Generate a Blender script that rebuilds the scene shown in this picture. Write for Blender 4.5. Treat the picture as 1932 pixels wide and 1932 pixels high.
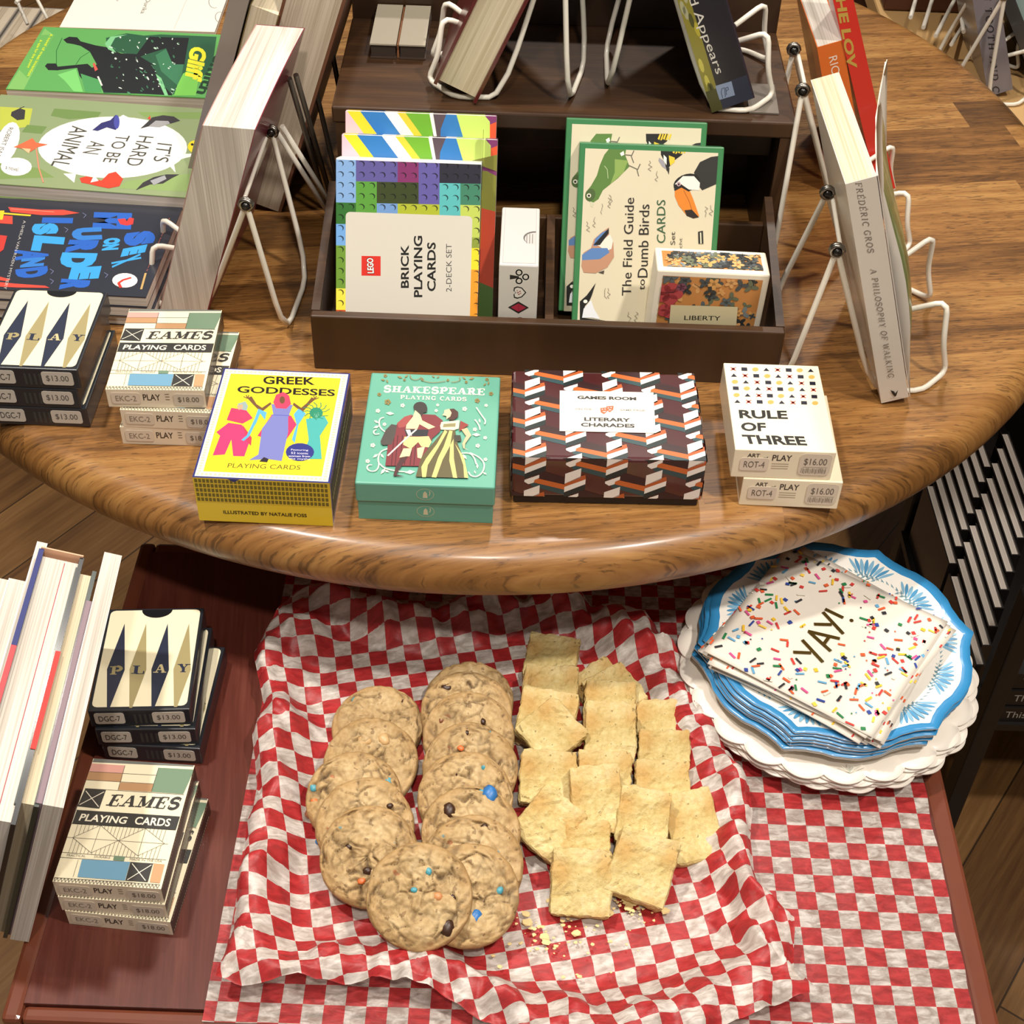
import bpy, bmesh, math, random
from math import sin, cos, pi, radians, sqrt, atan2, floor
from mathutils import Vector, Matrix, noise

# ------------------------------------------------------------------ camera, world, lights
for o in list(bpy.data.objects): bpy.data.objects.remove(o, do_unlink=True)
SC = bpy.context.scene
COL = SC.collection
FPX, PITCH, ROLL, CAMH = 2757.7, 0.7617, -0.03564, 1.4107
ZU, ZL, ZP = 0.75, 0.603, 0.881            # round table top, low table top, riser platform
_cp, _sp = cos(PITCH), sin(PITCH)
_r, _f, _d = Vector((1, 0, 0)), Vector((0, _cp, -_sp)), Vector((0, -_sp, -_cp))
_c, _s = cos(ROLL), sin(ROLL)
CR, CD, CF = _c*_r + _s*_d, -_s*_r + _c*_d, _f
cam = bpy.data.cameras.new('camera'); cam.sensor_width = 36; cam.lens = 36*FPX/1932
cam.clip_start = 0.01
camo = bpy.data.objects.new('camera', cam); COL.objects.link(camo)
m = Matrix((( CR.x, -CD.x, -CF.x, 0), (CR.y, -CD.y, -CF.y, 0), (CR.z, -CD.z, -CF.z, CAMH), (0, 0, 0, 1)))
camo.matrix_world = m
SC.camera = camo
SC.view_settings.view_transform = 'Standard'; SC.view_settings.look = 'None'
SC.view_settings.exposure = -0.07; SC.view_settings.gamma = 1.0; SC.view_settings.use_curve_mapping = False

W = bpy.data.worlds.new('world'); SC.world = W; W.use_nodes = True
W.node_tree.nodes['Background'].inputs[0].default_value = (1.0, 0.90, 0.80, 1)
W.node_tree.nodes['Background'].inputs[1].default_value = 0.20

def lamp(name, loc, target, power, size, col=(1, .93, .84), spot=None):
    l = bpy.data.lights.new(name, 'AREA'); l.shape = 'DISK'; l.size = size; l.energy = power; l.color = col
    if spot: l.spread = radians(spot)
    o = bpy.data.objects.new(name, l); COL.objects.link(o); o.location = loc
    o.rotation_euler = (Vector(target)-Vector(loc)).to_track_quat('-Z', 'Y').to_euler()
    return o
lamp('ceiling_spot', (-0.75, 0.75, 2.9), (-.1, .8, .7), 11.5, .13, spot=100)
lamp('ceiling_spot', (0.80, 0.15, 2.9), (0, .8, .7), 11, .13, spot=100)
lamp('ceiling_spot', (0.05, -0.55, 2.9), (0, .8, .7), 7.5, .13, spot=100)
lamp('ceiling_spot', (0.25, 2.3, 2.9), (.3, 1.6, .3), 13, .15, spot=120)

# pixel of the photograph -> point on the horizontal plane z / on the plane y = Y
def ray(px, py):
    return CR*((px-966)/FPX) + CD*((py-966)/FPX) + CF
def at(px, py, z=ZU):
    d = ray(px, py); return Vector((0, 0, CAMH)) + d*((z-CAMH)/d.z)
def aty(px, py, Y):
    d = ray(px, py); return Vector((0, 0, CAMH)) + d*(Y/d.y)

# ------------------------------------------------------------------ materials
def lin(c):
    c /= 255.0
    return c/12.92 if c <= .04045 else ((c+.055)/1.055)**2.4
def rgb(h):
    if isinstance(h, str):
        h = (int(h[0:2], 16), int(h[2:4], 16), int(h[4:6], 16))
    return (lin(h[0]), lin(h[1]), lin(h[2]), 1)
_mc = {}
def mat(h, rough=.55, metal=0, coat=0, spec=.5, bump=0, bscale=400, var=0, emit=None):
    k = (h, rough, metal, coat, spec, bump, bscale, var)
    if k in _mc: return _mc[k]
    M = bpy.data.materials.new('m_%s' % (h,)); M.use_nodes = True
    nt = M.node_tree; b = nt.nodes['Principled BSDF']
    b.inputs['Base Color'].default_value = rgb(h); b.inputs['Roughness'].default_value = rough
    b.inputs['Metallic'].default_value = metal; b.inputs['Coat Weight'].default_value = coat
    b.inputs['Coat Roughness'].default_value = .12
    b.inputs['Specular IOR Level'].default_value = spec
    if bump or var:
        tc = nt.nodes.new('ShaderNodeTexCoord')
        n = nt.nodes.new('ShaderNodeTexNoise'); n.inputs['Scale'].default_value = bscale; n.inputs['Detail'].default_value = 4
        nt.links.new(tc.outputs['Object'], n.inputs['Vector'])
        if bump:
            bm = nt.nodes.new('ShaderNodeBump'); bm.inputs['Strength'].default_value = bump; bm.inputs['Distance'].default_value = .0006
            nt.links.new(n.outputs['Fac'], bm.inputs['Height']); nt.links.new(bm.outputs['Normal'], b.inputs['Normal'])
        if var:
            hs = nt.nodes.new('ShaderNodeHueSaturation'); hs.inputs['Color'].default_value = rgb(h)
            mr = nt.nodes.new('ShaderNodeMapRange'); mr.inputs['To Min'].default_value = 1-var; mr.inputs['To Max'].default_value = 1+var
            nt.links.new(n.outputs['Fac'], mr.inputs['Value']); nt.links.new(mr.outputs[0], hs.inputs['Value'])
            nt.links.new(hs.outputs['Color'], b.inputs['Base Color'])
    _mc[k] = M
    return M

class NT:
    """small helper around a node tree"""
    def __init__(s, name):
        s.M = bpy.data.materials.new(name); s.M.use_nodes = True; s.t = s.M.node_tree
        s.b = s.t.nodes['Principled BSDF']; s.tc = s.n('ShaderNodeTexCoord')
    def n(s, typ, **kw):
        x = s.t.nodes.new(typ)
        for k, v in kw.items():
            if hasattr(x, k): setattr(x, k, v)
        return x
    def l(s, a, b): s.t.links.new(a, b)
    def mapping(s, src, scale=(1, 1, 1), rot=(0, 0, 0), loc=(0, 0, 0)):
        x = s.n('ShaderNodeMapping'); x.inputs['Scale'].default_value = scale; x.inputs['Rotation'].default_value = rot
        x.inputs['Location'].default_value = loc; s.l(src, x.inputs['Vector']); return x.outputs[0]
    def noise(s, vec, scale, detail=4, rough=.5, dist=0):
        x = s.n('ShaderNodeTexNoise'); x.inputs['Scale'].default_value = scale; x.inputs['Detail'].default_value = detail
        x.inputs['Roughness'].default_value = rough; x.inputs['Distortion'].default_value = dist
        s.l(vec, x.inputs['Vector']); return x.outputs['Fac']
    def ramp(s, fac, stops):
        x = s.n('ShaderNodeValToRGB'); e = x.color_ramp.elements
        while len(e) < len(stops): e.new(.5)
        for i, (p, c) in enumerate(stops): e[i].position = p; e[i].color = rgb(c)
        s.l(fac, x.inputs['Fac']); return x.outputs['Color']
    def mix(s, fac, a, b, mode='MIX'):
        x = s.n('ShaderNodeMix', data_type='RGBA', blend_type=mode)
        for sock, v in ((x.inputs[0], fac), (x.inputs[6], a), (x.inputs[7], b)):
            if isinstance(v, (int, float)): sock.default_value = v
            elif isinstance(v, (tuple, list, str)): sock.default_value = rgb(v)
            else: s.l(v, sock)
        return x.outputs[2]
    def math(s, op, a, b=None, c=None):
        x = s.n('ShaderNodeMath', operation=op)
        for i, v in enumerate((a, b, c)):
            if v is None: continue
            if isinstance(v, (int, float)): x.inputs[i].default_value = v
            else: s.l(v, x.inputs[i])
        return x.outputs[0]
    def bump(s, h, strength, dist=.001):
        x = s.n('ShaderNodeBump'); x.inputs['Strength'].default_value = strength; x.inputs['Distance'].default_value = dist
        s.l(h, x.inputs['Height']); s.l(x.outputs['Normal'], s.b.inputs['Normal'])
    def col(s, c): s.l(c, s.b.inputs['Base Color'])
    def set(s, **kw):
        for k, v in kw.items(): s.b.inputs[k.replace('_', ' ')].default_value = v

def wood_planks(name, stops, plank, length, rot, rough, grain=1.0, seam=.0, coat=0, tonevar=.5, dark=.75, pores=0):
    n = NT(name)
    v = n.mapping(n.tc.outputs['Object'], rot=(0, 0, rot))
    sx = n.n('ShaderNodeSeparateXYZ'); n.l(v, sx.inputs[0])
    row = n.math('FLOOR', n.math('DIVIDE', sx.outputs['Y'], plank))
    wn = n.n('ShaderNodeTexWhiteNoise', noise_dimensions='1D'); n.l(row, wn.inputs['W'])
    xs = n.math('ADD', n.math('DIVIDE', sx.outputs['X'], length), n.math('MULTIPLY', wn.outputs['Value'], 7.3))
    seg = n.math('FLOOR', xs)
    wn2 = n.n('ShaderNodeTexWhiteNoise', noise_dimensions='2D')
    cb = n.n('ShaderNodeCombineXYZ'); n.l(row, cb.inputs[0]); n.l(seg, cb.inputs[1]); n.l(cb.outputs[0], wn2.inputs['Vector'])
    tone = wn2.outputs['Value']
    cb2 = n.n('ShaderNodeCombineXYZ'); n.l(sx.outputs['X'], cb2.inputs[0]); n.l(sx.outputs['Y'], cb2.inputs[1])
    n.l(n.math('MULTIPLY', tone, 13.7), cb2.inputs[2])
    gv = n.mapping(cb2.outputs[0], scale=(6*grain, 70*grain, 1))
    g1 = n.noise(gv, 1.0, 6, .62, .35)
    gv2 = n.mapping(cb2.outputs[0], scale=(22*grain, 420*grain, 1))
    g2 = n.noise(gv2, 1.0, 3, .6, .2)
    gg = n.math('ADD', n.math('MULTIPLY', g1, .62), n.math('MULTIPLY', g2, .38))
    f = n.math('ADD', n.math('MULTIPLY', n.math('SUBTRACT', tone, .5), tonevar), gg)
    c = n.ramp(f, stops)
    if pores:
        pv = n.mapping(cb2.outputs[0], scale=(90, 700, 1)); p = n.noise(pv, 1.0, 2, .5, .4)
        patch = n.noise(n.mapping(cb2.outputs[0], scale=(5, 9, 1)), 1.0, 3, .6, .5)
        pm = n.n('ShaderNodeMapRange'); pm.inputs['From Min'].default_value = .56; pm.inputs['From Max'].default_value = .66; n.l(n.math('ADD', p, n.math('MULTIPLY', n.math('SUBTRACT', patch, .5), .35)), pm.inputs['Value'])
        c = n.mix(n.math('MULTIPLY', pm.outputs[0], pores), c, '2a180a')
    if seam > 0:
        fy = n.math('FRACT', n.math('DIVIDE', sx.outputs['Y'], plank)); fx = n.math('FRACT', xs)
        ey = n.math('MULTIPLY', n.math('MINIMUM', fy, n.math('SUBTRACT', 1.0, fy)), plank)
        ex = n.math('MULTIPLY', n.math('MINIMUM', fx, n.math('SUBTRACT', 1.0, fx)), length)
        e = n.math('MINIMUM', ey, ex)
        mk = n.math('LESS_THAN', e, seam)
        c = n.mix(n.math('MULTIPLY', mk, dark), c, '1c130c')
    n.col(c); n.set(Roughness=rough, Coat_Weight=coat)
    n.b.inputs['Coat Roughness'].default_value = .18
    n.bump(gg, .25, .0006)
    return n.M

M_TABLE = wood_planks('oiled_oak', [(.24, '38220f'), (.40, '66431e'), (.54, '8b5f30'), (.74, 'ac8048')], .047, .6, radians(-9), .42, grain=1.25, coat=.25, tonevar=.26, pores=.55)
M_RISER = wood_planks('dark_stained_wood', [(.2, '20130a'), (.5, '3d2715'), (.8, '5c3e22')], .5, 5, 0, .45, grain=.8, coat=.15, tonevar=0)
M_MAHOG = wood_planks('mahogany', [(.2, '3c1a14'), (.5, '5a2b22'), (.8, '744034')], .6, 8, radians(83), .3, grain=.7, coat=.35, tonevar=0)
M_FLOOR = wood_planks('floor_planks', [(.25, '583a20'), (.5, '7c5832'), (.75, '9a7346')], .1, 1.15, radians(-55.3), .42, grain=.45, seam=.0011, coat=.1, tonevar=.25, dark=.8)

def page_mat(name, base, dark, axis='X', scale=900, cont=.35):
    n = NT(name)
    sc = {'X': (scale, 6, 6), 'Y': (6, scale, 6), 'Z': (6, 6, scale)}[axis]
    v = n.mapping(n.tc.outputs['Object'], scale=sc)
    f = n.noise(v, 1.0, 2, .6, .0)
    sc2 = {'X': (scale/9, 3, 3), 'Y': (3, scale/9, 3), 'Z': (3, 3, scale/9)}[axis]
    f2 = n.noise(n.mapping(n.tc.outputs['Object'], scale=sc2), 1.0, 2, .6)
    ff = n.math('ADD', n.math('MULTIPLY', f, .5), n.math('MULTIPLY', f2, .5))
    n.col(n.ramp(ff, [(.5-cont*.5, dark), (.5+cont*.3, base)])); n.set(Roughness=.8)
    n.bump(f, .3, .0003)
    return n.M
PG_WX = page_mat('pages_white_x', 'ded6cb', 'a89d90', 'X'); PG_WZ = page_mat('pages_white_z', 'ded6cb', '9c9082', 'Z')
PG_CX = page_mat('pages_cream_x', 'ddd0b4', 'b5a382', 'X'); PG_CZ = page_mat('pages_cream_z', 'e6d3ad', 'ad9168', 'Z')
PG_GX = page_mat('pages_grey_x', 'cfc0aa', '9d8a72', 'X')

def paper_mat(tmax=.54, tmin=.20):
    n = NT('checked_wax_paper')
    ck = n.n('ShaderNodeTexChecker'); ck.inputs['Scale'].default_value = 1.0
    n.l(n.tc.outputs['UV'], ck.inputs['Vector'])
    mot = n.noise(n.mapping(n.tc.outputs['UV'], scale=(1.1, 2.6, 1)), 1.2, 4, .6, .6)
    white = n.ramp(mot, [(.3, 'c4b7ab'), (.62, 'ece4dc')])
    red = n.ramp(mot, [(.3, 'a52a2c'), (.65, 'c93a3c')])
    isred = n.math('GREATER_THAN', ck.outputs['Fac'], .5)
    n.col(n.mix(isred, white, red))
    n.set(Roughness=.42)
    # waxed sheet lets what lies under it show through, more in the white squares
    tr = n.n('ShaderNodeBsdfTransparent'); mx = n.n('ShaderNodeMixShader'); out = n.t.nodes['Material Output']
    wtr = n.math('MULTIPLY', n.n('ShaderNodeMapRange').outputs[0], 1.0)
    mr = n.n('ShaderNodeMapRange'); mr.inputs['From Min'].default_value = .35; mr.inputs['From Max'].default_value = .68
    mr.inputs['To Min'].default_value = tmax; mr.inputs['To Max'].default_value = tmin; n.l(mot, mr.inputs['Value'])
    fac = n.math('MULTIPLY', mr.outputs[0], n.math('SUBTRACT', 1.0, n.math('MULTIPLY', isred, .45)))
    tl = n.n('ShaderNodeBsdfTranslucent'); n.l(n.mix(isred, white, red), tl.inputs['Color'])
    m1 = n.n('ShaderNodeMixShader'); m1.inputs[0].default_value = .22
    n.l(n.b.outputs[0], m1.inputs[1]); n.l(tl.outputs[0], m1.inputs[2])
    n.l(fac, mx.inputs[0]); n.l(m1.outputs[0], mx.inputs[1]); n.l(tr.outputs[0], mx.inputs[2]); n.l(mx.outputs[0], out.inputs['Surface'])
    n.bump(mot, .35, .0008)
    return n.M
M_CHECK = paper_mat(); M_LINER = paper_mat(.22, .03); M_LINER.name = 'checked_wax_liner'

def cookie_mat():
    n = NT('cookie_dough'); o = n.tc.outputs['Object']
    a = n.noise(o, 60, 5, .6); b = n.noise(o, 300, 4, .6)
    base = n.ramp(n.math('ADD', n.math('MULTIPLY', a, .6), n.math('MULTIPLY', b, .4)), [(.33, '92744c'), (.5, 'b79a6c'), (.68, 'd0b78b')])
    sx = n.n('ShaderNodeSeparateXYZ'); n.l(o, sx.inputs[0])
    rr = n.math('SQRT', n.math('ADD', n.math('POWER', sx.outputs['X'], 2), n.math('POWER', sx.outputs['Y'], 2)))
    mr = n.n('ShaderNodeMapRange'); mr.inputs['From Min'].default_value = .021; mr.inputs['From Max'].default_value = .031; n.l(rr, mr.inputs['Value'])
    c = n.mix(n.math('MULTIPLY', mr.outputs[0], .5), base, 'a47a42')
    sp = n.noise(o, 170, 2, .5); spk = n.math('GREATER_THAN', sp, .66)
    c = n.mix(n.math('MULTIPLY', spk, .55), c, '5d3d20')
    fl = n.noise(n.mapping(o, loc=(5, 3, 0)), 95, 1, .5); c = n.mix(n.math('MULTIPLY', n.math('GREATER_THAN', fl, .765), .75), c, '56868c')
    fl2 = n.noise(n.mapping(o, loc=(1, 8, 0)), 105, 1, .5); c = n.mix(n.math('MULTIPLY', n.math('GREATER_THAN', fl2, .77), .7), c, 'a8603c')
    at_ = n.n('ShaderNodeAttribute'); at_.attribute_name = 'Col'
    c = n.mix(at_.outputs['Fac'], c, '4f3a22')
    n.col(c); n.set(Roughness=.75); n.bump(b, .6, .0008)
    return n.M
M_COOKIE = cookie_mat()
def bar_mat():
    n = NT('shortbread'); o = n.tc.outputs['Object']
    a = n.noise(o, 45, 4, .6); b = n.noise(o, 420, 3, .65)
    c = n.ramp(n.math('ADD', n.math('MULTIPLY', a, .65), n.math('MULTIPLY', b, .35)), [(.36, 'b59c5e'), (.52, 'cbb77d'), (.68, 'dccd9d')])
    gold = n.noise(n.mapping(o, loc=(3, 1, 2)), 28, 2, .5); gm = n.n('ShaderNodeMapRange'); gm.inputs['From Min'].default_value = .55; gm.inputs['From Max'].default_value = .75; n.l(gold, gm.inputs['Value'])
    c = n.mix(n.math('MULTIPLY', gm.outputs[0], .75), c, 'b98640')
    sp = n.noise(o, 230, 2, .5); c = n.mix(n.math('MULTIPLY', n.math('GREATER_THAN', sp, .69), .65), c, '6f5d34')
    n.col(c); n.set(Roughness=.8); n.bump(b, .8, .001)
    return n.M
M_BAR = bar_mat()

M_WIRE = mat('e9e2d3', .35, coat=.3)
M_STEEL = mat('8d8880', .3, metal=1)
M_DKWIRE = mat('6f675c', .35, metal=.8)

# ------------------------------------------------------------------ mesh helpers
class MB:
    def __init__(s): s.v = []; s.f = []; s.m = []; s.sm = []; s.uv = None
    def add(s, vs, fs, mt, M=None, smooth=False):
        o = len(s.v)
        s.v += [tuple((M @ Vector(v)) if M else v) for v in vs]
        for f in fs: s.f.append(tuple(i+o for i in f)); s.m.append(mt); s.sm.append(smooth)
    def box(s, x0, x1, y0, y1, z0, z1, mt, M=None, mts=None):
        vs = [(x0,y0,z0),(x1,y0,z0),(x1,y1,z0),(x0,y1,z0),(x0,y0,z1),(x1,y0,z1),(x1,y1,z1),(x0,y1,z1)]
        fs = [(0,3,2,1),(4,5,6,7),(0,1,5,4),(2,3,7,6),(0,4,7,3),(1,2,6,5)]
        ms = mts or [mt]*6   # bottom, top, front(-y), back(+y), left(-x), right(+x)
        o = len(s.v); s.v += [tuple((M @ Vector(v)) if M else v) for v in vs]
        for f, k in zip(fs, ms): s.f.append(tuple(i+o for i in f)); s.m.append(k); s.sm.append(False)
    def rbox(s, x0, x1, y0, y1, z0, z1, b, mt, M=None, seg=2):
        bm = bmesh.new(); bmesh.ops.create_cube(bm, size=1)
        for v in bm.verts:
            v.co = ((x0 if v.co.x < 0 else x1), (y0 if v.co.y < 0 else y1), (z0 if v.co.z < 0 else z1))
        bmesh.ops.bevel(bm, geom=bm.edges[:], offset=b, segments=seg, affect='EDGES', profile=.5)
        s.add([v.co[:] for v in bm.verts], [[v.index for v in f.verts] for f in bm.faces], mt, M)
        bm.free()
    def prism(s, outline, z0, z1, mt, M=None, mside=None, smooth=False):
        n = len(outline)
        vs = [(x, y, z0) for x, y in outline] + [(x, y, z1) for x, y in outline]
        s.add(vs, [tuple(range(n-1, -1, -1)), tuple(range(n, 2*n))], mt, M)
        o = len(s.v)-2*n
        for i in range(n):
            j = (i+1) % n; s.f.append((o+i, o+j, o+n+j, o+n+i)); s.m.append(mside or mt); s.sm.append(smooth)
    def tube(s, pts, r, mt, n=8, closed=False, M=None):
        P = [Vector(p) for p in pts]; N = len(P); rings = []; up = None; o = len(s.v)
        for i in range(N):
            if closed: t = (P[(i+1) % N]-P[i-1])
            else: t = P[min(i+1, N-1)]-P[max(i-1, 0)]
            if t.length < 1e-9: t = Vector((0, 0, 1))
            t.normalize()
            if up is None: up = t.orthogonal().normalized()
            up = (up - t*up.dot(t)); up = up.normalized() if up.length > 1e-6 else t.orthogonal().normalized()
            b = t.cross(up); rr = r[i] if isinstance(r, (list, tuple)) else r
            for k in range(n):
                a = 2*pi*k/n; q = P[i] + (up*cos(a)+b*sin(a))*rr
                s.v.append(tuple(M @ q if M else q))
        R = N if closed else N-1
        for i in range(R):
            for k in range(n):
                a = o+i*n+k; b2 = o+i*n+(k+1) % n; c = o+((i+1) % N)*n+(k+1) % n; d = o+((i+1) % N)*n+k
                s.f.append((a, b2, c, d)); s.m.append(mt); s.sm.append(True)
        if not closed:
            s.f.append(tuple(o+k for k in range(n-1, -1, -1))); s.m.append(mt); s.sm.append(False)
            s.f.append(tuple(o+(N-1)*n+k for k in range(n))); s.m.append(mt); s.sm.append(False)
    def lathe(s, prof, mt, n=64, M=None, smooth=True, cap=False):
        o = len(s.v)
        for r, z in prof:
            for k in range(n):
                a = 2*pi*k/n; q = Vector((r*cos(a), r*sin(a), z)); s.v.append(tuple(M @ q if M else q))
        for i in range(len(prof)-1):
            for k in range(n):
                s.f.append((o+i*n+k, o+i*n+(k+1) % n, o+(i+1)*n+(k+1) % n, o+(i+1)*n+k)); s.m.append(mt); s.sm.append(smooth)
        s.f.append(tuple(o+k for k in range(n-1, -1, -1))); s.m.append(mt); s.sm.append(False)
        e = o+(len(prof)-1)*n
        s.f.append(tuple(e+k for k in range(n))); s.m.append(mt); s.sm.append(False)
    def build(s, name, parent=None, loc=None, rot=None, M=None):
        me = bpy.data.meshes.new(name); me.from_pydata(s.v, [], s.f)
        ms = []; idx = {}
        for k in s.m:
            if k.name not in idx: idx[k.name] = len(ms); ms.append(k)
        for k in ms: me.materials.append(k)
        me.polygons.foreach_set('material_index', [idx[k.name] for k in s.m])
        me.polygons.foreach_set('use_smooth', s.sm)
        if s.uv:
            ul = me.uv_layers.new(name='UVMap')
            for li, l in enumerate(me.loops): ul.data[li].uv = s.uv[l.vertex_index]
        me.update()
        o = bpy.data.objects.new(name, me); COL.objects.link(o)
        if parent: o.parent = parent
        if M is not None: o.matrix_world = M
        if loc: o.location = loc
        if rot: o.rotation_euler = rot
        return o

def tag(o, label=None, cat=None, group=None, kind=None):
    if label: o['label'] = label
    if cat: o['category'] = cat
    if group: o['group'] = group
    if kind: o['kind'] = kind
    return o
def empty(name, M, label, cat, group=None):
    o = bpy.data.objects.new(name, None); COL.objects.link(o); o.empty_display_size = .02
    o.matrix_world = M
    return tag(o, label, cat, group)
def copy_tree(o, parent=None):
    c = o.copy(); COL.objects.link(c)
    if parent: c.parent = parent
    for ch in list(o.children): copy_tree(ch, c)
    return c
def TR(x, y, z, yaw=0, pitch=0, roll=0):
    return Matrix.Translation((x, y, z)) @ Matrix.Rotation(yaw, 4, 'Z') @ Matrix.Rotation(pitch, 4, 'X') @ Matrix.Rotation(roll, 4, 'Y')
def chaikin(pts, it=2, closed=False, amt=.25):
    P = [Vector(p) for p in pts]
    for _ in range(it):
        Q = [] if closed else [P[0]]
        R = range(len(P)) if closed else range(len(P)-1)
        for i in R:
            a, b = P[i], P[(i+1) % len(P)]
            Q += [a.lerp(b, amt), a.lerp(b, 1-amt)]
        if not closed: Q.append(P[-1])
        P = Q
    return P
def ell(cx, cy, rx, ry=None, n=20, a0=0, a1=2*pi, rot=0):
    ry = ry or rx; full = abs(a1-a0-2*pi) < 1e-6; N = n if full else n+1
    out = []
    for i in range(N):
        a = a0+(a1-a0)*i/n; x, y = rx*cos(a), ry*sin(a)
        out.append((cx+x*cos(rot)-y*sin(rot), cy+x*sin(rot)+y*cos(rot)))
    return out

# ------------------------------------------------------------------ lettering
_tc = {}
def glyphs(s, bold):
    k = (s, bold)
    if k in _tc: return _tc[k]
    cu = bpy.data.curves.new('t', 'FONT'); cu.body = s; cu.size = 1; cu.resolution_u = 3; cu.offset = bold
    ob = bpy.data.objects.new('t', cu); COL.objects.link(ob)
    dg = bpy.context.evaluated_depsgraph_get(); dg.update()
    me = bpy.data.meshes.new_from_object(ob.evaluated_get(dg))
    vs = [(v.co.x, v.co.y) for v in me.vertices]; fs = [tuple(p.vertices) for p in me.polygons]
    bpy.data.objects.remove(ob); bpy.data.curves.remove(cu); bpy.data.meshes.remove(me)
    _tc[k] = (vs, fs); return _tc[k]

def A_(cx, cy, rx, ry, a0, a1, n=9):
    return [(cx+rx*cos(radians(a0+(a1-a0)*i/n)), cy+ry*sin(radians(a0+(a1-a0)*i/n))) for i in range(n+1)]
# stroke letters with slab serifs: width, heavy strokes, thin strokes, serif feet (x, y)
SLAB = {
 'A': (1.0, [[(.52,1),(.85,0)]], [[(.48,1),(.15,0)],[(.27,.36),(.72,.36)]], [(.15,0),(.85,0)]),
 'B': (.85, [[(.22,0),(.22,1)], A_(.42,.26,.3,.26,-90,90), A_(.4,.76,.26,.24,-90,90)], [[(.22,0),(.42,0)],[(.22,.52),(.42,.52)],[(.22,1),(.4,1)]], [(.16,0),(.16,1)]),
 'C': (.85, [A_(.48,.5,.36,.5,55,305,14)], [[(.78,.72),(.78,1)]], []),
 'D': (.95, [[(.22,0),(.22,1)], A_(.42,.5,.4,.5,-90,90,12)], [[(.22,0),(.42,0)],[(.22,1),(.42,1)]], [(.16,0),(.16,1)]),
 'E': (.85, [[(.24,0),(.24,1)]], [[(.24,0),(.78,0),(.78,.28)],[(.24,1),(.76,1),(.76,.75)],[(.24,.52),(.58,.52)],[(.58,.38),(.58,.66)]], [(.18,0),(.18,1)]),
 'F': (.8, [[(.24,0),(.24,1)]], [[(.24,1),(.76,1),(.76,.75)],[(.24,.52),(.58,.52)],[(.58,.38),(.58,.66)]], [(.24,0),(.18,1)]),
 'G': (.95, [A_(.48,.5,.36,.5,55,330,14)], [[(.8,.72),(.8,1)],[(.8,.05),(.8,.42),(.55,.42)]], []),
 'H': (1.0, [[(.24,0),(.24,1)],[(.76,0),(.76,1)]], [[(.24,.5),(.76,.5)]], [(.24,0),(.24,1),(.76,0),(.76,1)]),
 'I': (.5, [[(.25,0),(.25,1)]], [], [(.25,0),(.25,1)]),
 'K': (1.0, [[(.24,0),(.24,1)],[(.42,.56),(.82,0)]], [[(.24,.38),(.78,1)]], [(.24,0),(.24,1),(.82,0),(.76,1)]),
 'L': (.8, [[(.24,0),(.24,1)]], [[(.24,0),(.74,0),(.74,.32)]], [(.24,1),(.18,0)]),
 'M': (1.2, [[(.22,1),(.6,.1)],[(.98,0),(.98,1)]], [[(.22,0),(.22,1)],[(.6,.1),(.98,1)]], [(.22,0),(.16,1),(.98,0),(1.04,1)]),
 'N': (1.0, [[(.22,1),(.78,0)]], [[(.22,0),(.22,1)],[(.78,0),(.78,1)]], [(.22,0),(.16,1),(.78,1)]),
 'O': (1.0, [A_(.5,.5,.38,.5,0,360,18)], [], []),
 'P': (.85, [[(.24,0),(.24,1)], A_(.44,.73,.3,.27,-90,90)], [[(.24,1),(.44,1)],[(.24,.46),(.44,.46)]], [(.24,0),(.18,1)]),
 'R': (.95, [[(.24,0),(.24,1)], A_(.44,.75,.26,.25,-90,90),[(.48,.5),(.8,0)]], [[(.24,1),(.44,1)],[(.24,.5),(.44,.5)]], [(.24,0),(.18,1),(.82,0)]),
 'S': (.8, [A_(.4,.74,.28,.26,40,230,9)+A_(.42,.27,.3,.27,90,-140,12)], [[(.68,.72),(.68,1)],[(.12,0),(.12,.3)]], []),
 'T': (.9, [[(.45,0),(.45,1)]], [[(.12,.74),(.12,1),(.78,1),(.78,.74)]], [(.45,0)]),
 'U': (1.0, [[(.24,1),(.24,.3)]+A_(.5,.3,.26,.3,180,360,8)+[(.76,1)]], [], [(.24,1),(.76,1)]),
 'V': (1.0, [[(.18,1),(.52,0)]], [[(.52,0),(.84,1)]], [(.18,1),(.84,1)]),
 'W': (1.35, [[(.15,1),(.42,0)],[(.68,1),(.94,0)]], [[(.42,0),(.68,1)],[(.94,0),(1.2,1)]], [(.15,1),(1.2,1)]),
 'Y': (.95, [[(.18,1),(.48,.45),(.48,0)]], [[(.8,1),(.48,.45)]], [(.18,1),(.8,1),(.48,0)]),
}
def strip(pts, w):
    out = []
    for i in range(len(pts)-1):
        (x0, y0), (x1, y1) = pts[i], pts[i+1]; dx, dy = x1-x0, y1-y0; L = sqrt(dx*dx+dy*dy) or 1
        ex = w*.18 if 0 < i else 0; ux, uy = dx/L, dy/L; nx, ny = -uy*w/2, ux*w/2
        a0, b0 = x0-ux*ex, y0-uy*ex
        out.append([(a0-nx, b0-ny), (x1-nx, y1-ny), (x1+nx, y1+ny), (a0+nx, b0+ny)])
    return out
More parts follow.
